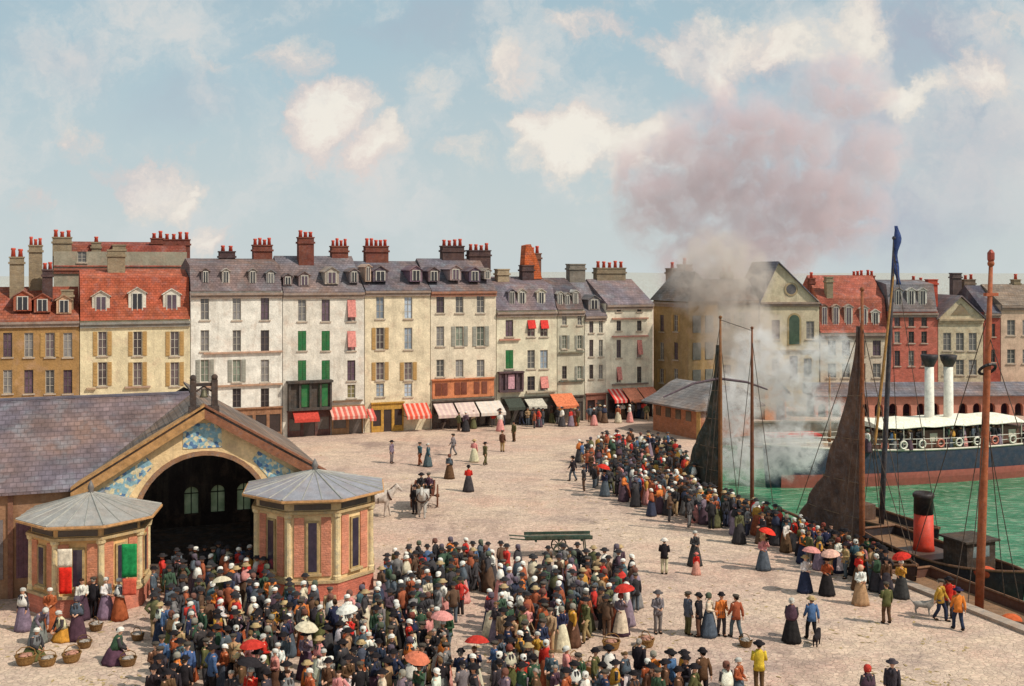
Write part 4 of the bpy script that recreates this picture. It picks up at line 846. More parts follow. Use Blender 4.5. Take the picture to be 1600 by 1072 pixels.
# ---- parasols, baskets and other things people carry
def canopy_mesh():
    m = MB(); n = 16; prof = [(.02, .3), (.25, .26), (.45, .15), (.58, .0)]
    rings = []
    for r, z in prof + [(r - .01, z - .012) for r, z in reversed(prof)]:
        rings.append([(max(.005, r * (1 if k % 2 == 0 else .955)) * math.cos(2 * math.pi * k / n), max(.005, r * (1 if k % 2 == 0 else .955)) * math.sin(2 * math.pi * k / n), z) for k in range(n)])
    m.loft(rings, False); return m.mesh('canopy', M['cloth'])
CANOPY = canopy_mesh()
m = MB(); m.tube([(0, 0, -.85), (0, 0, .4)], .011, 6); m.tube([(0, 0, .38), (0, 0, .44)], [.011, .003], 6); PSHAFT = m.mesh('shaft', M['timber'])
m = MB(); m.tube([(0, 0, -.85), (0, 0, -.92), (.03, 0, -.96), (.07, 0, -.94)], .016, 6); PHANDLE = m.mesh('handle', M['timber'])
m = MB()
for k in range(8): a = 2 * math.pi * k / 8; m.tube([(.01, 0, .28), (.0 + .44 * math.cos(a), .44 * math.sin(a), .13), (.565 * math.cos(a), .565 * math.sin(a), -.015)], .005, 4)
PRIB = m.mesh('rib', M['iron'])
def parasol_at(p, col, label, tilt=(.15, .1)):
    t = thing('parasol', label, 'parasol', p, 0, 'parasols over the crowd'); t.rotation_euler = (prnd.uniform(-.3, .3), prnd.uniform(-.3, .3), prnd.uniform(0, 1)); t.scale = (.76,) * 3
    put('canopy', CANOPY, t, col); put('shaft', PSHAFT, t, lin(80, 60, 44)); put('handle', PHANDLE, t, lin(70, 46, 34)); put('rib', PRIB, t, lin(60, 56, 54)); return t
def parasol_person(px, py, col, label, cname, o=None, place='in the market crowd', group='people in the market square'):
    d = F * (H - 2.0) / (py - HZ); loc = Vector((X(px, d), d, 0)); rz = prnd.uniform(-.8, .8)
    tk, tc, bk, bc, hd, ap = o or outfit()
    while not o and bk != 'skirt': tk, tc, bk, bc, hd, ap = outfit()
    if tk == 'shawl': tk = 'blouse'
    p = person(loc, rz, 'parasol', tk, tc, bk, bc, hd, None, place, group, .97, ap, f'under {cname} parasol')
    hnd = loc + Matrix.Rotation(rz, 3, 'Z') @ (POSE['parasol'].hand[1] * .97)
    parasol_at(hnd + Vector((0, 0, .5)), col, label); return loc
m = MB(); m.lathe([(.17, 0), (.21, .06), (.25, .24), (.265, .25), (.265, .28), (.24, .28), (.2, .07), (.02, .05)], 16, 0, 0, 1.15, 1, fn=lambda a, z: 1 + .02 * math.sin(16 * a)); BASK = m.mesh('basket', M['wicker'])
m = MB(); m.tube([(-.27, 0, .26), (-.24, 0, .4), (-.1, 0, .5), (.1, 0, .5), (.24, 0, .4), (.27, 0, .26)], .016, 6); BHAND = m.mesh('handle', M['wicker'])
m = MB(); 
for k in range(9): a = k * 2.4; r = .05 + .013 * k; m.sphere((r * math.cos(a), r * math.sin(a), .27 + .03 * math.sin(k * 3)), .05, 8, 5, (2.2 * abs(math.cos(k)) + .7, 2.2 * abs(math.sin(k)) + .7, .7))
FISH = m.mesh('catch', M['paint'], True)
def basket(loc, label, col=lin(150, 112, 68), s=1.0, fish=True, fcol=lin(170, 174, 178)):
    t = thing('basket', label, 'basket', loc, prnd.uniform(0, 3), 'baskets of the fish market'); t.scale = (s,) * 3
    put('body', BASK, t, col); put('handle', BHAND, t, col)
    if fish: put('catch', FISH, t, fcol)
    return t

taken = []
def free(p, r=.55): return all((p - q).length > r for q in taken)
def inside(px, py, poly):
    c = False; n = len(poly)
    for i in range(n):
        (x1, y1), (x2, y2) = poly[i], poly[i - 1]
        if (y1 > py) != (y2 > py) and px < (x2 - x1) * (py - y1) / (y2 - y1) + x1: c = not c
    return c

def build_people():
    GS, GQ, GC = 'people out on the square', 'people along the quay', 'people in the market crowd'
    def P(px, py, rz, pose, tk, tc, bk, bc, hd, label, group=GS, hdc=None, s=1.0, ap=None):
        loc = gnd(px, py); taken.append(loc); return person(loc, rz, pose, tk, tc, bk, bc, hd, hdc, '', group, s, ap, '', label)
    # ---- singled out figures
    P(1237, 1003, 2.7, 'front', 'shawl', 'plum', 'skirt', 'black', 'bonnet', 'person in plum shawl and long black skirt strolling beside a blue jacketed companion')
    P(1268, 1000, 3.4, 'walk', 'jacket', 'blue', 'trousers', 'black', 'straw', 'person in pale blue jacket and black trousers walking beside the black skirted one')
    P(1038, 897, 2.9, 'front', 'jacket', 'black', 'trousers', 'cream', 'straw', 'person in black jacket, cream trousers and big pale hat alone on the square', hdc=lin(224, 212, 200))
    P(1086, 884, .4, 'front', 'blouse', 'charcoal', 'skirt', 'charcoal', 'bonnet', 'person in charcoal dress and white bonnet behind a child in red')
    P(1088, 898, .2, 'stand', 'blouse', 'red', 'skirt', 'pink', 'straw', 'child in red blouse and pink skirt on the open square', hdc=lin(214, 120, 110), s=.62)
    P(1028, 990, .3, 'front', 'jacket', 'grey', 'trousers', 'grey', 'hat', 'person all in grey with a wide hat standing right of the crowd', hdc=lin(90, 84, 84))
    P(1075, 992, 2.0, 'stand', 'jacket', 'slate', 'trousers', 'olive', 'cap', 'person in slate jacket and olive trousers in the small group right of the crowd')
    P(1092, 995, 4.2, 'hip', 'jacket', 'black', 'trousers', 'brown', 'bowler', 'person in black jacket and brown trousers in the small group right of the crowd')
    P(1108, 994, 1.2, 'front', 'blouse', 'cream', 'skirt', 'slate', 'scarf', 'person in cream blouse and slate skirt in the small group right of the crowd')
    P(1127, 994, .3, 'carry', 'jacket', 'orange', 'trousers', 'charcoal', 'bowler', 'person in orange jacket and charcoal trousers beside the small group')
    P(1150, 997, 3.6, 'walk', 'jacket', 'rust', 'trousers', 'slate', 'cap', 'person in rust jacket and slate trousers walking right of the orange jacketed one')
    P(1186, 1082, 3.1, 'front', 'jacket', 'yellow', 'trousers', 'brown', 'hat', 'person in yellow jacket and wide hat at the lower edge of the square', s=1.03)
    P(1356, 1122, .2, 'front', 'shawl', 'plum', 'skirt', 'plum', 'scarf', 'person in plum shawl and red headscarf at the lower right of the square', hdc=lin(176, 60, 50))
    P(1394, 1112, -.4, 'stand', 'jacket', 'charcoal', 'trousers', 'black', 'hat', 'person in charcoal jacket and wide dark hat beside the red headscarf', hdc=lin(74, 66, 70))
    P(1345, 945, .2, 'front', 'blouse', 'white', 'skirt', 'tan', 'scarf', 'person in white blouse and tan skirt near the brown sail', GQ, hdc=lin(206, 160, 130))
    P(1470, 970, .8, 'walk', 'jacket', 'ochre', 'trousers', 'navy', 'cap', 'person in ochre jacket and navy trousers striding near the red funnel', GQ)
    P(1483, 966, 2.9, 'stand', 'jacket', 'red', 'trousers', 'charcoal', 'hat', 'person in red jacket between two ochre coated people by the quay', GQ)
    P(1497, 985, 3.2, 'walk', 'jacket', 'orange', 'trousers', 'navy', 'hat', 'person in orange jacket and navy trousers nearest the orange mast', GQ, hdc=lin(48, 44, 70))
    P(1385, 975, 3.3, 'carry', 'jacket', 'olive', 'trousers', 'brown', 'cap', 'person in olive jacket and brown trousers beside the red parasol', GQ)
    for px, py, pose, tk, tc, bk, bc, hd, lb in ((656, 727, 'walk', 'jacket', 'teal', 'trousers', 'rust', 'cap', 'person in teal jacket and rust trousers far out on the square'), (669, 729, 'stand', 'blouse', 'teal', 'skirt', 'slate', 'bonnet', 'person in teal blouse walking beside the rust trousers'),
        (702, 748, 'front', 'shawl', 'slate', 'skirt', 'brown', 'scarf', 'person in slate shawl behind the loaded cart'), (732, 768, 'front', 'blouse', 'red', 'skirt', 'charcoal', 'bowler', 'person in red blouse right of the loaded cart'),
        (758, 727, 'walk', 'jacket', 'olive', 'trousers', 'olive', 'hat', 'person all in olive crossing the middle of the empty square'), (785, 706, 'stand', 'jacket', 'brown', 'trousers', 'tan', 'cap', 'person in brown jacket and tan trousers near the white awnings'),
        (803, 690, 'stand', 'jacket', 'olive', 'trousers', 'brown', 'bowler', 'person in olive jacket and bowler before the white awnings'), (741, 722, 'carry', 'blouse', 'pink', 'skirt', 'cream', 'straw', 'person in pink blouse and straw hat in the empty square'),
        (708, 712, 'walk', 'jacket', 'grey', 'trousers', 'grey', 'cap', 'person in grey jacket and cap in the empty square'), (648, 803, 'hip', 'jacket', 'black', 'trousers', 'charcoal', 'bowler', 'person in black jacket standing beside the loaded cart'),
        (895, 752, 'walk', 'jacket', 'black', 'trousers', 'slate', 'bowler', 'person in black jacket and slate trousers at the left end of the quay crowd'), (612, 724, 'stand', 'jacket', 'mauve', 'trousers', 'grey', 'hat', 'person in mauve jacket and wide hat near the striped awnings')):
        P(px, py, prnd.uniform(0, 6), pose, tk, tc, bk, bc, hd, lb)
    # sellers at the left
    P(180, 1035, 1.9, 'squat', 'shawl', 'green', 'skirt', 'plum', 'bonnet', 'person in green shawl and plum skirt sitting low beside the crowd', s=1.08)
    P(60, 1005, .9, 'bend', 'blouse', 'mauve', 'skirt', 'grey', 'bonnet', 'person in mauve blouse bending over baskets at the left edge'); P(98, 1000, -.7, 'squat', 'shawl', 'cream', 'skirt', 'ochre', 'bonnet', 'person in cream shawl and ochre skirt sitting with the baskets')
    P(78, 985, .2, 'front', 'blouse', 'rust', 'skirt', 'rust', 'bonnet', 'person in rust dress and white bonnet standing behind the sellers'); P(52, 1030, 1.2, 'squat', 'shawl', 'grey', 'skirt', 'olive', 'bonnet', 'person in grey shawl and olive skirt sitting by a basket heap')
    P(36, 985, -.4, 'stand', 'shawl', 'white', 'skirt', 'mauve', 'bonnet', 'person in white shawl and mauve skirt at the left edge')
    P(128, 968, .5, 'carry', 'blouse', 'white', 'skirt', 'plum', 'hair', 'person in white blouse and plum skirt before the pavilion'); P(146, 966, 3.0, 'stand', 'jacket', 'black', 'trousers', 'black', 'cap', 'person all in black before the pavilion with the cloths')
    P(166, 966, 1.0, 'front', 'blouse', 'white', 'skirt', 'mauve', 'bonnet', 'person in white blouse and mauve skirt before the pavilion'); P(186, 968, -1.0, 'front', 'shawl', 'white', 'skirt', 'rust', 'bonnet', 'person in white shawl and rust skirt under the green cloth')
    P(240, 948, 1.5, 'stand', 'jacket', 'slate', 'trousers', 'slate', 'bowler', 'person all in slate at the pavilion corner by the arch'); P(120, 1000, .1, 'front', 'shawl', 'slate', 'skirt', 'plum', 'scarf', 'person in slate shawl standing behind the seated sellers')
    # ---- parasols in and around the crowd
    for px, py, c, cn, lb in ((402, 1003, 'red', 'bright red', 'bright red parasol above the lower left of the crowd'), (392, 1030, 'black', 'black', 'black parasol just below the bright red one'), (547, 948, 'white', 'white', 'white parasol in front of the rose panelled pavilion'), (478, 975, 'cream', 'cream', 'cream parasol left of the crowd centre'),
        (692, 958, 'pink', 'pink', 'pink parasol in the thick of the crowd'), (741, 996, 'red', 'scarlet', 'scarlet parasol right of the crowd centre'), (655, 1022, 'orange', 'salmon', 'salmon orange parasol low in the crowd'), (970, 916, 'red', 'crimson', 'crimson parasol at the right end of the crowd'),
        (338, 905, 'cream', 'pale straw', 'pale straw parasol before the dark arch')):
        taken.append(parasol_person(px, py, {'orange': lin(196, 112, 84), 'red': lin(186, 56, 46)}.get(c, PAL[c]), lb, cn))
    taken.append(parasol_person(1408, 866, PAL['red'], 'red parasol held up beside the tug on the quay', 'big red', ('jacket', 'ochre', 'skirt', 'charcoal', 'bonnet', None), 'by the tug', GQ))
    taken.append(parasol_person(1193, 828, lin(216, 60, 46), 'scarlet parasol among the quay crowd before the green water', 'scarlet', ('blouse', 'pink', 'skirt', 'slate', 'straw', None), 'on the quay', GQ)); taken.append(parasol_person(1258, 858, PAL['pink'], 'rose pink parasol in front of the brown sail', 'rose', ('blouse', 'white', 'skirt', 'navy', 'straw', None), 'on the quay', GQ))
    taken.append(parasol_person(1292, 862, lin(220, 170, 150), 'pale peach parasol in front of the brown sail', 'peach', ('blouse', 'rust', 'skirt', 'black', 'hat', None), 'on the quay', GQ)); taken.append(parasol_person(945, 728, PAL['red'], 'small red parasol in the far quay crowd', 'small red', ('blouse', 'navy', 'skirt', 'slate', 'hat', None), 'in the far quay crowd', GQ))
    # ---- the market crowd
    poly = [(248, 925), (300, 905), (405, 908), (425, 958), (590, 962), (606, 912), (690, 886), (790, 902), (940, 908), (975, 902), (998, 950), (970, 998), (870, 1018), (836, 1062), (905, 1085), (1000, 1078), (1160, 1105), (1100, 1142), (235, 1142), (228, 1090), (285, 1040), (240, 1000)]
    def place_of(px, py):
        if py < 950 and px < 420: return 'before dark arch'
        if px < 430: return 'below the arch'
        if px < 600: return 'by rose pavilion'
        if py < 915: return 'at crowd\'s rear'
        if px > 900: return 'at crowd\'s end'
        if py > 1060: return 'at crowd\'s front'
        return 'amid the crowd'
    spots = []; tries = 0
    while tries < 60000:
        tries += 1; px = prnd.uniform(228, 1160); d = prnd.uniform(36.2, 57); py = HZ + F * H / d
        if not inside(px, py, poly): continue
        p = gnd(px, py)
        if not free(p, .62): continue
        if noise.noise(Vector((p.x * .35, p.y * .28, 4))) < -.22: continue
        if prnd.random() < (.25 if px > 880 else 0): continue
        taken.append(p); spots.append((d, p, px, py))
    spots.sort(key=lambda q: q[0]); NI = 197; rest = []
    for k, (d, p, px, py) in enumerate(spots):
        if k < NI: randperson(p, place_of(px, py), GC, .12)
        else: rest.append(p)
    # ---- the quay crowd
    qs = []; tries = 0
    while len(qs) < 150 and tries < 30000:
        tries += 1; t = prnd.uniform(-4, 24.5); off = -.5 - abs(prnd.gauss(0, 1.35)) * (1.25 if t < 10 else .6); p = Q0 + QD * t + QN * off
        if not free(p, .52) or 800 + F * p.x / p.y > 1385: continue
        taken.append(p); qs.append((t, p))
    qs.sort(key=lambda q: -q[0])
    for k, (t, p) in enumerate(qs):
        if k < 40: randperson(p, 'before brown sail' if t > 15 else 'on the quay', GQ, .5)
        else: rest.append(p)
    # ---- everyone farther off, past the nearest three hundred, as one mass
    cols = []; V = []; Fc = []; r2 = random.Random(3)
    hb = MB(); hb.sphere((0, -.005, 1.63), .1, 8, 6, (.9, 1, 1.2)); headball = hb.mesh('head', M['skin'])
    RAW = {}
    def raw(me):
        if me.name not in RAW: RAW[me.name] = ([v.co.copy() for v in me.vertices], [tuple(p.vertices) for p in me.polygons])
        return RAW[me.name]
    def dab(p, kind):
        c1 = PAL[r2.choice((tops_w if kind else tops_m) + ['red', 'orange', 'rust'][:r2.randint(0, 3)])]; c2 = PAL[r2.choice(bots_w if kind else bots_m)]
        po = POSE[r2.choice(['front', 'carry', 'stand'] if kind else ['stand', 'walk', 'hip', 'front'])]; mw = Matrix.Translation(p) @ Matrix.Rotation(r2.uniform(0, 6.28), 4, 'Z') @ Matrix.Scale(r2.uniform(.94, 1.05), 4)
        hk = r2.choice(['bonnet', 'scarf', 'hat', 'scarf', 'straw', 'bonnet', 'hat'] if kind else ['bowler', 'cap', 'hat', 'bowler'])
        hc = {'bonnet': lin(226, 220, 208), 'hat': lin(40, 36, 38), 'bowler': lin(38, 34, 36), 'cap': lin(78, 70, 62), 'straw': lin(170, 144, 104), 'scarf': r2.choice([lin(112, 74, 62), lin(92, 80, 90), lin(84, 90, 74)])}[hk]
        for me, mm, c in ((po.jacket if not kind else r2.choice([po.blouse, po.shawl]), mw, c1), (po.skirt if kind else po.trousers, mw, c2), (headball, mw, SKIN[1]), (HEAD[hk][1], mw @ po.headm, hc)):
            vs, fs = raw(me); i = len(V); V.extend(tuple(mm @ v) for v in vs); cols.extend([c] * len(vs)); Fc.extend(tuple(i + q for q in f) for f in fs)
    for p in rest: dab(p, r2.random() < .55)
    farpoly = [(905, 722), (960, 700), (1060, 712), (1090, 770), (1095, 815), (1040, 800), (985, 790), (930, 762)]; k = 0; tr = 0; mine = []
    while k < 105 and tr < 9000:
        tr += 1; px = r2.uniform(900, 1100); py = r2.uniform(698, 818)
        if not inside(px, py, farpoly): continue
        p = gnd(px, py)
        if not free(p, .5) or any((p - q).length < .6 for q in mine) or (p - Q0).dot(QN) > -.6 and p.y < 74: continue
        mine.append(p); dab(p, r2.random() < .5); k += 1
    sa = Vector((X(1215, 84), 84, 0)); sb = Vector((X(1640, 91.5), 91.5, 0)); sd = (sb - sa).normalized(); sn = Vector((-sd.y, sd.x, 0))
    for i in range(34): dab(sa + sd * r2.uniform(7, 25) + sn * (.2 - r2.random() * .3) + Vector((0, 0, .56)), r2.random() < .5)
    for i in range(46):
        px = r2.uniform(700, 1010); s = ROW.s_at(px); p = ROW.pt(s) + Vector((.38, -.92, 0)) * r2.uniform(.5, 4.0); dab(p, r2.random() < .5)
    me = bpy.data.meshes.new('crowd'); me.from_pydata(V, [], Fc); at = me.color_attributes.new('tint', 'FLOAT_COLOR', 'POINT')
    at.data.foreach_set('color', [x for c in cols for x in c]); smooth(me)
    cm = bpy.data.materials.new('crowd_cloth'); cm.use_nodes = True; N = NT(cm.node_tree); b = N.n['Principled BSDF']; av = N.new('ShaderNodeVertexColor', layer_name='tint')
    N.put(b.inputs['Base Color'], N.vec('SCALE', av.outputs[0], N.rng(N.noise(N.new('ShaderNodeTexCoord').outputs['Object'], 7, 3).outputs['Fac'], .3, .7, .7, 1.3))); b.inputs['Roughness'].default_value = .95
    me.materials.append(cm); o = put('crowd', me); o['kind'] = 'stuff'; o['label'] = 'distant mass of people by the shops and along the far quay'; o['category'] = 'crowd'
build_people()

def build_goods():
    for px, py, s, lb in ((40, 1038, 1.3, 'large basket at the left edge beside a grey shawl'), (74, 1040, 1.15, 'ochre basket of fish before the seated sellers'), (112, 1034, 1.25, 'wide basket of fish at the seated seller\'s feet'), (132, 1012, 1.0, 'small basket behind the ochre skirt'),
        (150, 985, 1.1, 'basket standing before the pavilion plinth'), (215, 1000, 1.0, 'basket left alone on the paving left of the crowd'), (200, 1040, 1.1, 'basket beside the green shawl'), (1010, 1010, 1.2, 'basket on the paving behind the grey figure'), (1000, 1022, 1.0, 'smaller basket below the grey figure'), (955, 1015, 1.25, 'basket at the right front edge of the crowd'), (895, 1045, 1.3, 'basket in the gap at the crowd\'s front'), (925, 1052, 1.2, 'basket right of the one in the gap'), (1165, 1010, 1.0, 'basket beside the rust jacket')):
        basket(gnd(px, py), lb, lin(150, 112, 68) if s > 1.12 else lin(128, 96, 62), s, True, lin(160, 150, 140) if s < 1.2 else lin(170, 120, 100))
build_goods()
def build_litter():
    r = random.Random(9); V = []; Fc = []; cols = []
    for k in range(2600):
        px = r.uniform(0, 1560); py = 700 + 420 * r.random() ** .6; p = gnd(px, py)
        if (p - Q0).dot(QN) > -.7: continue
        if noise.noise(Vector((p.x * .3, p.y * .3, 8))) < -.05: continue
        a = r.uniform(0, 6.28); l = r.uniform(.06, .2); w = r.uniform(.02, .07); i = len(V); u = Vector((math.cos(a), math.sin(a), 0)); n = Vector((-u.y, u.x, 0)); h = Vector((0, 0, .012))
        V += [tuple(p + u * l + h * .5), tuple(p + n * w + h * 2), tuple(p - u * l + h * .5), tuple(p - n * w + h * .6)]; Fc.append((i, i + 1, i + 2, i + 3))
    me = bpy.data.meshes.new('litter'); me.from_pydata(V, [], Fc); me.materials.append(M['cloth']); o = put('litter', me, None, lin(170, 146, 104)); o['kind'] = 'stuff'; o['label'] = 'straw and scraps scattered over the paving'; o['category'] = 'litter'
build_litter()

# ------------------------------------------------------------------ animals and carts
def horse_mesh():
    J = dict(rump=((0, .62, 1.2), .26), mid=((0, .1, 1.17), .28), chest=((0, -.45, 1.2), .26), nb=((0, -.72, 1.42), .17), nt=((0, -.98, 1.74), .105), poll=((0, -1.07, 1.86), .085), face=((0, -1.25, 1.7), .08), nose=((0, -1.4, 1.53), .058), tail0=((0, .9, 1.28), .05), tail1=((0, 1.0, 1.0), .06), tail2=((0, .98, .6), .03))
    E = [('mid', 'rump'), ('mid', 'chest'), ('chest', 'nb'), ('nb', 'nt'), ('nt', 'poll'), ('poll', 'face'), ('face', 'nose'), ('rump', 'tail0'), ('tail0', 'tail1'), ('tail1', 'tail2')]
    for s in (1, -1):
        k = str(s); st = .12 * s
        J['ear' + k] = ((s * .06, -1.06, 2.02), .02); E.append(('poll', 'ear' + k))
        J['sh' + k] = ((s * .15, -.48, .95), .12); J['kn' + k] = ((s * .16, -.5 - st, .52), .06); J['fe' + k] = ((s * .16, -.5 - st * 1.4, .14), .045); J['ho' + k] = ((s * .16, -.55 - st * 1.4, .04), .06)
        J['hi' + k] = ((s * .16, .58, .98), .15); J['sf' + k] = ((s * .17, .46, .82), .11); J['hk' + k] = ((s * .17, .76 + st, .52), .058); J['hf' + k] = ((s * .17, .7 + st * 1.3, .14), .045); J['hh' + k] = ((s * .17, .64 + st * 1.3, .04), .06)
        E += [('chest', 'sh' + k), ('sh' + k, 'kn' + k), ('kn' + k, 'fe' + k), ('fe' + k, 'ho' + k), ('rump', 'hi' + k), ('hi' + k, 'sf' + k), ('sf' + k, 'hk' + k), ('hk' + k, 'hf' + k), ('hf' + k, 'hh' + k)]
    J = {k: (p, r * (1.42 if k in ('rump', 'mid', 'chest', 'nb') else 1.25)) for k, (p, r) in J.items()}
    me = skin_mesh('horse', J, E, 'mid', [M['fur'], M['hoof'], M['eye']], 2)
    for p in me.polygons:
        if p.center.z < .1: p.material_index = 1
        for s in (1, -1):
            if (p.center - Vector((s * .075, -1.16, 1.79))).length < .03: p.material_index = 2
    return me
HORSE = horse_mesh()
def horse(loc, rz, col, mane, label):
    h = tag(put('horse', HORSE, None, col, loc=loc, rz=rz), label, 'horse', 'horses on the square')
    m = MB(); rings = []
    for q in range(8):
        t = q / 7; p = Vector((0, -.62 - .42 * t, 1.58 + .36 * t)); rings.append([p + Vector((.02, .06, .02)), p + Vector((.03, 0, .06)), p + Vector((-.03, 0, .06)), p + Vector((-.05 - .05 * math.sin(q * 2), .12, -.12))])
    m.loft(rings); m.build('mane', M['fur'], h, mane, True)
    m = MB(); m.lathe([(.29, -.05), (.34, -.05), (.34, .05), (.29, .05)], 16, cap=False); m.v = [tuple(Matrix.Translation((0, -.62, 1.3)) @ Matrix.Rotation(R(65), 4, 'X') @ Vector(p)) for p in m.v]; m.build('collar', M['timber'], h, lin(70, 44, 34), True)
    m = MB(); m.lathe([(.35, -.03), (.375, -.03), (.375, .03), (.35, .03)], 16, cap=False); m.v = [tuple(Matrix.Translation((0, .05, 1.17)) @ Matrix.Rotation(R(90), 4, 'X') @ Vector(p)) for p in m.v]; m.build('girth', M['timber'], h, lin(56, 40, 34), True)
    return h
def wheel(t, loc, r, col):
    m = MB(); n = 20; rim = [[(x, (r + dr) * math.cos(a), (r + dr) * math.sin(a)) for a in [2 * math.pi * k / n for k in range(n)]] for x, dr in ((-.04, 0), (.04, 0), (.04, -.08), (-.04, -.08), (-.04, 0))]
    m.loft(rim, False)
    for k in range(10): a = 2 * math.pi * k / 10; m.tube([(0, 0, 0), (0, (r - .06) * math.cos(a), (r - .06) * math.sin(a))], .028, 5)
    m.tube([(-.12, 0, 0), (.12, 0, 0)], .1, 10); m.build('wheel', M['timber'], t, col, loc=loc)
def build_carts():
    c = gnd(668, 800); hd = R(-12)                                     # cart coming towards us, horse in front
    t = thing('horse_cart', 'brown two wheeled cart piled with goods behind a grey horse', 'cart', c + Vector((-.3, 1.3, 0)), hd + R(14))
    m = MB(); m.box(-.65, .65, -1.2, 1.2, .95, 1.05)
    for x in (-.65, .6): m.box(x, x + .05, -1.2, 1.2, 1.051, 1.5)
    m.box(-.6, .6, 1.15, 1.2, 1.051, 1.5); m.box(-.6, .6, -1.2, -1.15, 1.051, 1.4); m.build('bed', M['wood'], t, lin(120, 70, 54))
    for s in (-1, 1): wheel(t, (s * .82, .2, .7), .7, lin(110, 70, 50)); m = MB(); m.tube([(s * .5, -1.2, 1.0), (s * .42, -2.4, 1.05), (s * .38, -3.4, 1.15)], .045, 7); m.build('shaft', M['timber'], t, lin(104, 72, 52))
    MB().tube([(-.82, .2, .7), (.82, .2, .7)], .05, 8).build('axle', M['iron'], t, lin(60, 54, 50)); MB().box(-.62, .62, -1.0, -.6, 1.41, 1.47).build('seat', M['wood'], t, lin(96, 66, 50))
    mt = Matrix.Translation(t.location) @ Matrix.Rotation(hd + R(14), 4, 'Z')
    horse(mt @ Vector((.0, -2.6, 0)), hd + R(14), lin(176, 170, 162), lin(120, 114, 110), 'pale grey horse harnessed to the loaded cart')
    person(mt @ Vector((-.15, -.75, .56)), hd + R(14), 'ride', 'jacket', 'charcoal', 'trousers', 'brown', 'hat', None, '', 'people out on the square', 1, None, '', 'person in charcoal jacket driving the loaded cart')
    person(mt @ Vector((.3, -.72, .56)), hd + R(14), 'ride', 'jacket', 'plum', 'trousers', 'black', 'cap', None, '', 'people out on the square', 1, None, '', 'person in plum jacket riding beside the cart driver')
    for k, (x, y, s) in enumerate(((-.3, .2, 1.2), (.28, .3, 1.15), (0, .75, 1.25))):
        basket(mt @ Vector((x, y, 1.052)), ('round basket behind the cart driver', 'round basket on the right of the cart bed', 'large basket at the rear of the cart bed')[k], lin(140, 104, 70), s, True, lin(150, 120, 110))
    horse(gnd(592, 808), R(98), lin(190, 176, 164), lin(90, 60, 46), 'white horse with dark mane just past the pavilion')
    # long green handcart
    p = gnd(872, 868); t = thing('handcart', 'long dark green handcart standing behind the crowd', 'cart', p, R(4)); m = MB(); L = 1.75
    for y in (-.45, -.15, .15): m.box(-L, L, y, y + .27, .92, .98)
    for x in (-1.2, 0, 1.2): m.box(x - .05, x + .05, -.5, .5, .84, .918)
    for s in (-1, 1): m.box(-L, L, s * .5 - .03, s * .5 + .03, .981, 1.14)
    m.build('bed', M['wood'], t, lin(52, 74, 62))
    for s in (-1, 1):
        q = thing('x', 'x', 'x'); q.parent = t; bpy.data.objects.remove(q)
        m = MB(); n = 18; r = .42; m.loft([[((r + dr) * math.cos(a), y, .42 + (r + dr) * math.sin(a)) for a in [2 * math.pi * k / n for k in range(n)]] for y, dr in ((-.035, 0), (.035, 0), (.035, -.07), (-.035, -.07), (-.035, 0))], False)
        for k in range(8): a = 2 * math.pi * k / 8; m.tube([(0, 0, .42), ((r - .05) * math.cos(a), 0, .42 + (r - .05) * math.sin(a))], .024, 5)
        m.build('wheel', M['timber'], t, lin(70, 76, 64), loc=(.1, s * .62, 0))
        MB().tube([(-L, s * .38, .95), (-L - .8, s * .36, 1.02)], .035, 7).build('handle', M['timber'], t, lin(60, 80, 66)); MB().tube([(L - .4, s * .4, .92), (L - .3, s * .4, .0)], .035, 7).build('leg', M['timber'], t, lin(56, 70, 58))
    # dogs
    J = dict(mid=((0, 0, .38), .1), rump=((0, .2, .38), .09), chest=((0, -.2, .38), .11), neck=((0, -.3, .48), .065), head=((0, -.38, .56), .065), muz=((0, -.5, .52), .032), tail=((0, .34, .46), .02), tail2=((0, .44, .58), .012)); E = [('mid', 'rump'), ('mid', 'chest'), ('chest', 'neck'), ('neck', 'head'), ('head', 'muz'), ('rump', 'tail'), ('tail', 'tail2')]
    for s in (1, -1):
        k = str(s); J['e' + k] = ((s * .05, -.36, .64), .018); E.append(('head', 'e' + k))
        for nm, y, a, b in (('f', -.2, (s * .06, -.19, .2), (s * .06, -.22, .03)), ('h', .2, (s * .065, .25, .19), (s * .065, .2, .03))):
            J[nm + 'a' + k] = ((s * .06, y, .3), .05); J[nm + 'b' + k] = (a, .024); J[nm + 'c' + k] = (b, .024); E += [('chest' if nm == 'f' else 'rump', nm + 'a' + k), (nm + 'a' + k, nm + 'b' + k), (nm + 'b' + k, nm + 'c' + k)]
    J = {k: (p, r * 1.25) for k, (p, r) in J.items()}
    DOG = skin_mesh('dog', J, E, 'mid', [M['fur']], 2)
    tag(put('dog', DOG, None, lin(44, 38, 40), loc=gnd(1276, 1010), rz=R(150)), 'small black dog trotting beside the strolling couple', 'dog', 'dogs'); d = tag(put('dog', DOG, None, lin(150, 142, 134), loc=gnd(1442, 962), rz=R(70)), 'grey dog on the quay near the red funnel', 'dog', 'dogs'); d.scale = (1.25,) * 3
build_carts()

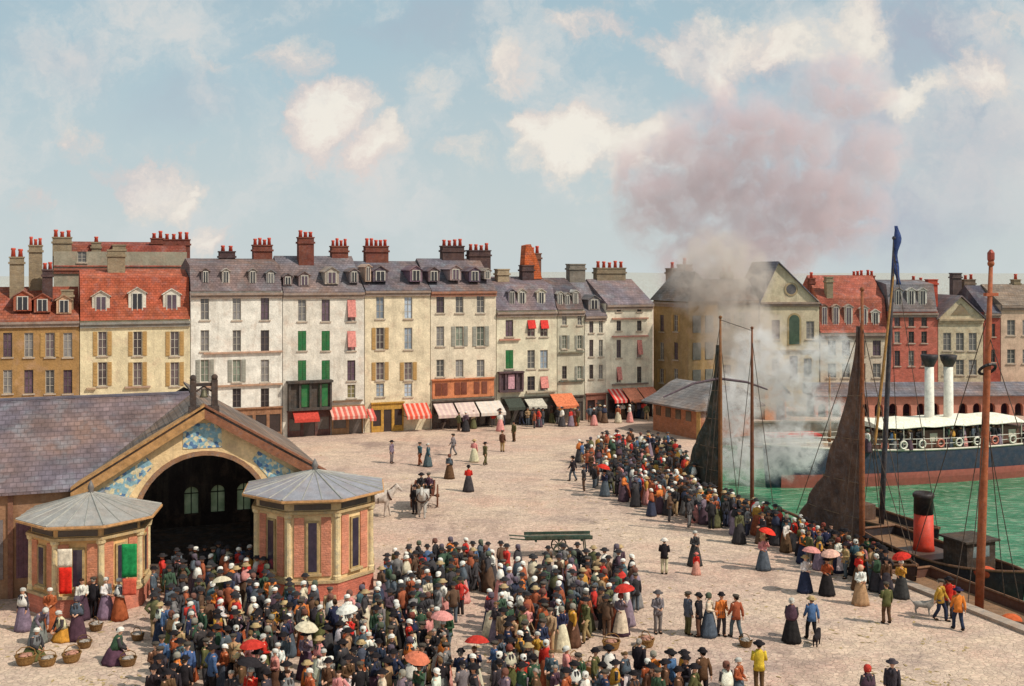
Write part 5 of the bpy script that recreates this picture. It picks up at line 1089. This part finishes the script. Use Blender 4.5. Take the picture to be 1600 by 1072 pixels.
# ------------------------------------------------------------------ boats
def hull_rings(L, B, zk, zs, rise=.5, n=17, stern=.75):
    rings = []
    for i in range(n):
        s = -1 + 2 * i / (n - 1); y = s * L / 2
        w = B / 2 * ((1 - max(0, s) ** 2.4) if s > 0 else (1 - (1 - stern) * abs(s) ** 2.2)); w = max(w, .04)
        sh = zs + rise * (s * s if s > 0 else .5 * s * s); kz = zk + (.5 * max(0, s) ** 4) * (zs - zk)
        rings.append([(q * w * f, y + (.25 * (1 - g) * -max(0, s)), kz + (sh - kz) * g) for q, f, g in ((-1, 1.0, 1), (-1, .96, .6), (-1, .75, .2), (-1, .2, 0), (1, .2, 0), (1, .75, .2), (1, .96, .6), (1, 1.0, 1))])
    return rings
def boat(name, label, cat, pos, ang, L, B, deck, col, group, rail=lin(120, 84, 60)):
    """bow along local +y"""
    t = thing(name, label, cat, (pos.x, pos.y, 0), ang, group)
    r = hull_rings(L, B, WZ - .7, deck + .45); m = MB(); m.loft(r, False, False)
    inner = [[(p[0] * .93, p[1], p[2]) for p in (q[0], q[-1])] for q in r]
    m.face(r[0]); hul = m.build('hull', M['paint'], t, col)
    dk = MB(); dk.loft([[(q[0][0] * .93, q[0][1], deck + (q[0][2] - deck - .45) * .8), (q[-1][0] * .93, q[-1][1], deck + (q[0][2] - deck - .45) * .8)] for q in r], False, False); dk.build('deck', M['wood'], t, lin(132, 100, 74))
    gw = MB()
    for s in (0, -1): gw.tube([q[s] for q in r], .07, 6)
    gw.tube([r[0][0], r[0][-1]], .07, 6); gw.build('gunwale', M['timber'], t, rail)
    return t
def mast(t, x, y, z0, z1, r, col, lean=(0, 0), name='mast'):
    m = MB(); dz = z1 - z0; pts = [(x + lean[0] * q, y + lean[1] * q, z0 + dz * q) for q in (0, .25, .5, .75, 1)]
    m.tube(pts, [r, r * .97, r * .88, r * .72, r * .45], 10); m.sphere(pts[-1], r * .8); return m.build(name, M['timber'], t, col, True)
def rope(t, *segs, col=lin(70, 58, 50), r=.022):
    m = MB()
    for a, b in segs: m.tube([a, b], r, 5)
    m.build('rigging', M['timber'], t, col)
def furled(t, x, y, z0, z1, wb, col, dirn=-1, top_w=.12, seed=0):
    """a sail loosely gathered against its mast, wide at the foot"""
    m = MB(); n = 34; rings = []; BR = (.32, .52, .72, .88)
    for j in range(44):
        q = j / 43; z = z1 + (z0 - z1) * q; w = top_w + (wb - top_w) * q ** 1.75; w *= 1 - .06 * sum(math.exp(-((q - b) / .03) ** 2) for b in BR) + .04 * math.sin(q * 19 + seed) + .03 * noise.noise((q * 9, seed, 0)); th = .1 + .24 * q
        ring = []
        for k in range(n):
            a = 2 * math.pi * k / n; c = math.cos(a); s_ = math.sin(a)
            rip = 1 + .6 * math.sin(a * 7 + 2.2 * noise.noise((q * 3, k * .05, seed))) * (.3 + .7 * q)
            ring.append((x + th * rip * s_ * .8 + .1 * q * math.sin(q * 9 + seed), y + dirn * (w / 2 - w / 2 * c) + .05 * math.sin(9 * q + k), z + .12 * q * math.sin(3 * a + seed) * (1 if j == 43 else 0)))
        rings.append(ring)
    m.loft(rings); so = m.build('sail', M['sail'], t, col, True)
    for b in BR:
        w = (top_w + (wb - top_w) * b ** 1.75) * .97; th = (.1 + .24 * b) * 1.15; z = z1 + (z0 - z1) * b; r_ = MB()
        r_.tube([(x + th * .8 * math.sin(a) + .1 * b * math.sin(b * 9 + seed), y + dirn * (w / 2 - w / 2 * 1.02 * math.cos(a)), z + .05 * math.cos(a)) for a in [2 * math.pi * k / 16 for k in range(17)]], .025, 5); r_.build('brail', M['timber'], so, lin(120, 96, 74))
    return so
def quay_pt(t, off): return Q0 + QD * t + QN * off
QA = math.atan2(QD.y, QD.x) - math.pi / 2           # boat with bow along QD (towards us)
def build_boats():
    G = 'fishing boats moored along the quay'
    def loc(t, p):                                    # world point -> local
        q = p - t.location; return Matrix.Rotation(-QA, 3, 'Z') @ q
    ln = lambda x: (Matrix.Rotation(-QA, 3, 'Z') @ Vector((x, 0, 0))).to_tuple()[:2]
    # ketch with the dark green sail
    c = quay_pt(3.6, 2.0); t = boat('fishing_boat', 'dark fishing boat carrying a gathered dark green sail at the far end of the quay', 'boat', c, QA, 10, 3, -.7, lin(74, 56, 48), G)
    d = c.y + 1.2
    mast(t, 0, -1.5, -.8, zat(496, 72), .15, lin(120, 78, 44)); furled(t, 0, -1.65, .5, zat(540, 72), 5.0, lin(62, 66, 60), -1, .3, 1)
    mast(t, 0, 2.3, -.8, zat(512, 69), .13, lin(110, 66, 44)); MB().tube([(0, -1.4, .4), (0, -6.8, .9)], .08, 8).build('boom', M['timber'], t, lin(110, 76, 50))
    yz = zat(598, 73); MB().tube([(-3.6, -1.5, yz - .5), (-2, -1.5, yz + .05), (0, -1.62, yz + .35), (2, -1.5, yz + .1), (4.2, -1.5, yz - .7)], [.05, .08, .09, .08, .05], 8).build('yard', M['timber'], t, lin(86, 72, 80))
    rope(t, ((1.3, -1.5, -.3), (0, -1.5, zat(530, 72))), ((-1.3, -1.5, -.3), (0, -1.5, zat(530, 72))), ((0, 4.8, 0), (0, 2.3, zat(530, 69))), ((1.3, -.8, -.3), (0, -1.5, zat(560, 72))), ((0, -4.8, 0), (0, -1.5, zat(505, 72))), ((0, -1.5, zat(500, 72)), (0, 2.3, zat(516, 69))), ((1.2, 2.3, -.3), (0, 2.3, zat(540, 69))))
    m = MB(); m.box(-.7, .7, .0, 1.4, -.69, .1); m.box(-.8, .8, -.1, 1.5, .101, .16); m.build('hatch', M['wood'], t, lin(176, 120, 70))
    # boat with the brown sail
    c = quay_pt(15.6, 2.0); t = boat('fishing_boat', 'fishing boat with a great gathered brown sail', 'boat', c, QA, 10.5, 3.2, -.7, lin(66, 52, 50), G)
    mast(t, 0, 1.0, -.8, zat(452, 58.6), .16, lin(132, 76, 46)); furled(t, -.05, .8, .15, zat(510, 58.8), 6.0, lin(94, 76, 68), -1, .3, 4)
    MB().tube([(0, .85, .3), (0, -6.4, .6)], .09, 8).build('boom', M['timber'], t, lin(110, 70, 46))
    rope(t, ((1.4, 1, -.3), (0, 1, 10.5)), ((-1.4, 1, -.3), (0, 1, 10.5)), ((0, 5.2, .1), (0, 1, 12)), ((0, -5, .7), (0, 1, 12.2)), ((1.4, 1.8, -.3), (0, 1, 9)), ((-1.4, 1.8, -.3), (0, 1, 9)), ((0, 5.0, .1), (0, 1, 8)))
    m = MB(); m.box(-.8, .8, 2, 3.6, -.69, .05); m.box(-.9, .9, 1.9, 3.7, .051, .12); m.build('hatch', M['wood'], t, lin(110, 80, 60))
    # tall dark mast with the flag, moored outside
    c = quay_pt(9.9, 8.6); t = boat('fishing_boat', 'outer boat with a tall dark mast and a yellow spar', 'boat', c, QA, 10, 3, -.7, lin(48, 46, 50), G)
    topz = zat(372, 67); L1 = ln(.8); mast(t, 0, 0, -.8, topz, .17, lin(62, 60, 66), L1)
    sp = MB(); a = loc(t, Vector((X(1367, 66), 66, zat(695, 66)))); b = loc(t, Vector((X(1396, 66.6), 66.6, zat(432, 66.6)))); sp.tube([a, a * .5 + b * .5, b], [.08, .085, .05], 8); sp.build('spar', M['timber'], t, lin(168, 122, 66))
    rope(t, ((1.4, 0, -.3), (L1[0] * .75, L1[1] * .75, 13)), ((-1.4, 0, -.3), (L1[0] * .75, L1[1] * .75, 13)), ((0, 4.9, 0), (L1[0], L1[1], topz - 1)), (tuple(a), (0, 0, .2)), (tuple(b), (L1[0], L1[1], topz - .6)))
    m = MB(); m.box(-.7, .7, -3, -1.4, -.69, .25); m.build('cabin', M['wood'], t, lin(92, 70, 58))
    tp = Matrix.Translation(t.location) @ Matrix.Rotation(QA, 4, 'Z') @ Vector((L1[0], L1[1], topz))
    m = MB(); rings = []
    for j in range(15):
        q = j / 14; z = .75 - 3.6 * q; w = .1 + .13 * math.sin(q * 7) ** 2; xo = .1 * math.sin(q * 8) - .05 + .06 * q; rings.append([(xo - w + .0, .05 * math.sin(q * 9), z), (xo, .09 * math.cos(q * 11), z), (xo + w, .05 * math.sin(q * 9 + 1), z), (xo + w, .05 * math.sin(q * 9 + 1) + .03, z), (xo, .09 * math.cos(q * 11) + .03, z), (xo - w, .05 * math.sin(q * 9) + .03, z)])
    m.loft(rings); f = m.build('flag', M['cloth'], None, lin(62, 76, 120), True, loc=tp + Vector((.12, -.12, 0))); tag(f, 'limp blue flag hanging from the tallest mast', 'flag')
    # orange mast at the right
    c = quay_pt(25.6, 2.0); t = boat('fishing_boat', 'brown boat under a thick orange mast with a dark hoop', 'boat', c, QA, 10.5, 3.3, -.75, lin(96, 62, 50), G)
    tz = zat(412, 50.7); L2 = ln(.55); mast(t, 0, -.6, -.8, tz, .2, lin(158, 86, 54), L2); q = (zat(577, 50.7) + .8) / (tz + .8)
    m = MB(); n = 16; hx, hy, hz = L2[0] * q, -.6 + L2[1] * q, zat(577, 50.7)
    for j in range(n): a0, a1 = 2 * math.pi * j / n, 2 * math.pi * (j + 1) / n; m.tube([(hx + .42 * math.cos(a0), hy + .42 * math.sin(a0) * .6, hz + .25 * math.sin(a0)), (hx + .42 * math.cos(a1), hy + .42 * math.sin(a1) * .6, hz + .25 * math.sin(a1))], .07, 6)
    m.build('hoop', M['iron'], t, lin(46, 40, 42)); m = MB(); ex, ey = L2[0], -.6 + L2[1]; m.box(ex - .35, ex + .35, ey - .1, ey + .1, tz - 1.5, tz - 1.35); m.build('crosstree', M['timber'], t, lin(160, 84, 56)); MB().lathe([(.12, tz + .1), (.16, tz + .2), (.16, tz + .5), (.05, tz + .65)], 8, ex, ey).build('lantern', M['iron'], t, lin(150, 70, 56))
    rope(t, ((1.5, .3, -.3), (L2[0] * .55, -.6 + L2[1] * .55, 8)), ((-1.5, .3, -.3), (L2[0] * .55, -.6 + L2[1] * .55, 8)), ((1.5, -.6, -.3), (L2[0] * .6, -.6 + L2[1] * .6, 9)), ((-1.5, -.6, -.3), (L2[0] * .6, -.6 + L2[1] * .6, 9)), ((0, 5.2, .1), (L2[0] * .8, -.6 + L2[1] * .8, 12)), ((0, -5.2, .0), (L2[0] * .85, -.6 + L2[1] * .85, 13)))
    for x, y, s_, cc in ((.3, 1.6, .5, lin(196, 96, 56)), (-.4, 2.4, .4, lin(180, 84, 56)), (.2, -2.4, .5, lin(170, 90, 60))):
        m = MB(); m.sphere((x, y, -.75 + s_ * .4), s_, 10, 6, (1.1, .8, .6)); m.build('net_heap', M['cloth'], t, cc, True)
    m = MB(); m.box(-.9, .9, 3, 4.1, -.74, -.1); m.build('hatch', M['wood'], t, lin(86, 56, 46))
    # rowing boat at the near right
    c = quay_pt(33.5, 1.6); t = boat('rowing_boat', 'open brown rowing boat against the quay at the right edge', 'boat', c, QA, 6.5, 2.1, -1.3, lin(84, 60, 56), G)
    for y in (-1.4, 0, 1.4): MB().box(-.85, .85, y - .15, y + .15, -1.0, -.94).build('thwart', M['wood'], t, lin(140, 100, 70))
    # tug
    c = quay_pt(18.4, 5.9); t = boat('tugboat', 'steam tug with a red funnel and black funnel top', 'boat', c, QA, 11, 3.4, -.6, lin(44, 40, 44), G)
    p = loc(t, Vector((X(1443, 59), 59, 0))); fx, fy = p.x, p.y; z0, z1 = -.1, zat(766, 59.5)
    MB().lathe([(.58, z0), (.52, z0 + .3), (.5, z1 - 1.15)], 18, fx, fy).build('funnel', M['paint'], t, lin(206, 62, 38), True)
    MB().lathe([(.51, z1 - 1.149), (.5, z1 - .3), (.56, z1 - .25), (.56, z1 - .1), (.46, z1), (.4, z1 - .3)], 18, fx, fy).build('funnel_top', M['paint'], t, lin(42, 36, 38), True)
    m = MB(); m.box(fx - 1.1, fx + 1.1, fy - .9, fy + 1.8, -.6, z0 + .0); m.build('casing', M['paint'], t, lin(78, 62, 54))
    m = MB(); m.box(-.9, .9, fy + 1.9, fy + 3.6, -.6, 1.1); m.box(-1.1, 1.1, fy + 1.75, fy + 3.75, 1.101, 1.2); wh = m.build('wheelhouse', M['wood'], t, lin(66, 56, 48))
    for x in (-.5, .15): MB().box(x, x + .4, fy + 3.602, fy + 3.62, .35, .9).build('pane', M['glass'], wh, lin(120, 130, 130))
    m = MB(); m.sphere((.7, 3.6, -.1), .5, 10, 6, (1.2, 1, .6)); m.build('net_heap', M['cloth'], t, lin(190, 84, 56), True)
    # the big two funnelled steamer
    a = Vector((X(1215, 84), 84, 0)); b = Vector((X(1640, 91.5), 91.5, 0)); dr = (b - a).normalized(); L = 33; ang = math.atan2(dr.y, dr.x) - math.pi / 2; c = a + dr * (L / 2) + Vector((-dr.y, dr.x, 0)) * 2.2
    t = thing('steamship', 'long blue black steamship with two white funnels and a red waterline', 'ship', (c.x, c.y, 0), ang)
    r = hull_rings(L, 5.2, WZ - 2.6, .55, .7, 25, .5); r = [[(p[0], -p[1], p[2]) for p in q] for q in r][::-1]
    m = MB(); m.loft(r, False, False); m.face(r[0]); m.face(r[-1]); h = m.build('hull', M['paint'], t, lin(52, 62, 80), True)
    bt = MB(); bt.loft([[(s * (abs(q[k][0]) * (1 - f) + abs(q[k + 1][0]) * f + .035), q[0][1], z) for (k, f, z) in ()] for q in r for s in ()] or [[(0, 0, 0)] * 3] * 2, False, False) if False else None
    m = MB()
    for s in (1, -1):
        up, lo = [], []
        for q in r:
            def at(z):
                pts = [(abs(p[0]), p[2]) for p in q[:4]]
                for (w0, z0_), (w1, z1_) in zip(pts, pts[1:]):
                    if z1_ <= z <= z0_: return w1 + (w0 - w1) * (z - z1_) / max(1e-6, z0_ - z1_)
                return pts[-1][0] if z < pts[-1][1] else pts[0][0]
            if q[3][2] > -2.2: continue
            zl = [-1.15, -1.4, -1.65, -1.9, -2.25]
            up.append([(s * (at(z) + .04), q[0][1], z) for z in zl])
        m.loft(up, False, False)
    m.build('boot_stripe', M['paint'], h, lin(168, 92, 80))
    m = MB()
    for s in (0, -1): m.tube([q[s] for q in r], .09, 6)
    m.build('rubbing_strake', M['paint'], h, lin(206, 196, 176))
    dk = MB(); dk.loft([[(q[0][0] * .97, q[0][1], q[0][2] - .05), (q[-1][0] * .97, q[-1][1], q[0][2] - .05)] for q in r], False, False); dk.build('deck', M['wood'], t, lin(150, 118, 86))
    m = MB(); m.box(-1.9, 1.9, -8, 9, .6, 2.0); hs = m.build('deckhouse', M['paint'], t, lin(104, 74, 62))
    for k in range(13):
        y = -7.6 + k * 1.28
        for s in (-1, 1): MB().box(min(s * 1.902, s * 1.93), max(s * 1.902, s * 1.93), y, y + .7, 1.1, 1.75).build('window', M['paint'], hs, lin(212, 204, 180) if k % 3 else lin(60, 48, 46))
    m = MB(); rings = []
    for k in range(15): y = -7.5 + k; z = 2.75 + .05 * math.sin(k * 2.1); rings.append([(-2.5, y, z - .35), (-1.2, y, z), (1.2, y, z), (2.5, y, z - .35), (2.5, y, z - .4), (-2.5, y, z - .4)])
    m.loft(rings); m.build('awning', M['cloth'], t, lin(232, 226, 206))
    m = MB()
    for k in range(8):
        for s in (-1, 1): m.tube([(s * 2.35, -7.2 + 1.9 * k, .6), (s * 2.35, -7.2 + 1.9 * k, 2.45)], .045, 6)
    m.build('stanchion', M['paint'], t, lin(206, 198, 180))
    rl = MB()
    for s in (0, -1):
        for zz in (.45, .85): rl.tube([(q[s][0] * .97, q[s][1], q[s][2] + zz) for q in r], .03, 5)
        for q in r: rl.tube([(q[s][0] * .97, q[s][1], q[s][2] - .05), (q[s][0] * .97, q[s][1], q[s][2] + .87)], .03, 5)
    rl.build('railing', M['paint'], t, lin(206, 200, 186))
    for px in (1452, 1482):
        k = (px - 800) / F; u = (k * c.y - c.x) / (dr.x - k * dr.y); dd = c.y + dr.y * u; p = Vector((0, u, 0)); zt = zat(573, dd)
        f = MB().lathe([(.45, .6), (.4, 2.2), (.36, zt)], 18, 0, p.y).build('funnel', M['paint'], t, lin(226, 220, 206), True)
        MB().lathe([(.365, zt), (.42, zt + .15), (.62, zt + .55), (.7, zt + .95), (.6, zt + 1.0), (.3, zt + .6)], 18, 0, p.y).build('funnel_cap', M['paint'], f, lin(40, 36, 40), True)
    for y, zt in ((-10.5, 6.5), (12, 7.5)): mast(t, 0, y, .5, zt, .12, lin(150, 110, 76))
    for k in range(9):
        m = MB(); n = 14; yy = -7.2 + k * 1.75; rr = .3
        for q in range(n): a0, a1 = 2 * math.pi * q / n, 2 * math.pi * (q + 1) / n; m.tube([(2.56, yy + rr * math.cos(a0), 1.05 + rr * math.sin(a0)), (2.56, yy + rr * math.cos(a1), 1.05 + rr * math.sin(a1))], .075, 6)
        m.build('lifebuoy', M['paint'], t, lin(230, 222, 204) if k % 3 else lin(206, 120, 100))
    # small white craft in the steam
    p = Vector((X(1235, 96), 96, 0)); t = boat('launch', 'small white launch with a red cabin stripe behind the steam', 'boat', p, R(-80), 9, 2.6, -.9, lin(214, 206, 192), None)
    MB().box(-.9, .9, -2, 2.4, -.9, .4).build('cabin', M['paint'], t, lin(214, 204, 190)); MB().box(-1.0, 1.0, -2.1, 2.5, .401, .6).build('cabin_roof', M['paint'], t, lin(196, 66, 58))
build_boats()

# ------------------------------------------------------------------ smoke and steam
def smoke(name, label, blobs, col, dens, nscale, thr, warp, band=.25):
    pad = 1.0
    lo = [min(b[0][i] - b[1][i] for b in blobs) - pad for i in range(3)]; hi = [max(b[0][i] + b[1][i] for b in blobs) + pad for i in range(3)]
    c = [(a + b) / 2 for a, b in zip(lo, hi)]
    m = MB(); m.box(lo[0] - c[0], hi[0] - c[0], lo[1] - c[1], hi[1] - c[1], lo[2] - c[2], hi[2] - c[2])
    mt = bpy.data.materials.new(name); mt.use_nodes = True; N = NT(mt.node_tree); N.n.clear()
    out = N.new('ShaderNodeOutputMaterial'); v = N.new('ShaderNodeVolumePrincipled'); N.l.new(v.outputs[0], out.inputs['Volume'])
    co = N.new('ShaderNodeTexCoord').outputs['Object']; nz = N.noise(co, nscale, 4, .6)
    P = N.vec('ADD', co, N.vec('SCALE', N.vec('SUBTRACT', nz.outputs['Color'], (.5, .5, .5)), warp))
    bl = N.blobs(P, [(tuple(b[0][i] - c[i] for i in range(3)), b[1], b[2]) for b in blobs])
    n2 = N.noise(P, nscale * 1.9, 5, .62).outputs['Fac']
    f = N.math('MULTIPLY', N.rng(bl, .12, .5, 0, 1, True), N.rng(n2, thr, thr + band, .0, 1))
    N.put(v.inputs['Density'], N.math('MULTIPLY', f, dens)); v.inputs['Color'].default_value = col; v.inputs['Anisotropy'].default_value = .1
    o = m.build(name, mt, None, None, loc=c); o['kind'] = 'stuff'; o['label'] = label; o['category'] = 'smoke'
    return o
def B(px, py, d, rx, ry, rd, a=1.0): k = d / F; return ((X(px, d), d, zat(py, d)), (rx * k, rd, ry * k), a)
smoke('smoke_plume', 'great mauve grey smoke plume drifting above the roofs', [B(1160, 250, 132, 225, 150, 6, 1.1), B(1040, 300, 132, 130, 150, 5, 1.0), B(1265, 320, 132, 190, 140, 6, 1.0), B(1150, 390, 132, 190, 100, 5, 1.1), B(1320, 140, 132, 120, 85, 4, .9), B(1110, 430, 131, 130, 90, 5, 1.1), B(1360, 250, 132, 120, 100, 4, .7), B(1130, 490, 130, 110, 80, 4, 1.1)], (.91, .79, .82, 1), .36, .17, .4, 7.0, .14)
smoke('smoke_column', 'thinner yellowish smoke rising past the slate roofs', [B(1125, 430, 107, 115, 100, 4, 1.1), B(1160, 520, 106, 95, 90, 3.5, 1.1), B(1185, 595, 103, 85, 80, 3, 1.0)], (.88, .80, .74, 1), .58, .36, .38, 4.0, .16)
smoke('steam', 'white steam billowing over the launch and the steamship bow', [B(1145, 640, 80, 60, 95, 2, 1.1), B(1155, 720, 79.5, 55, 60, 1.8, 1.1), B(1240, 610, 81, 60, 95, 2, 1.0), B(1225, 705, 80, 95, 60, 2.2, 1.2), B(1295, 555, 81, 75, 55, 1.8, .75), B(1185, 560, 81, 65, 75, 1.8, .9), B(1290, 640, 80.5, 60, 50, 1.6, .6)], (.97, .94, .93, 1), 1.5, .75, .42, 2.6, .14)
print('objects', len(bpy.data.objects), 'people', len(PEOPLE))
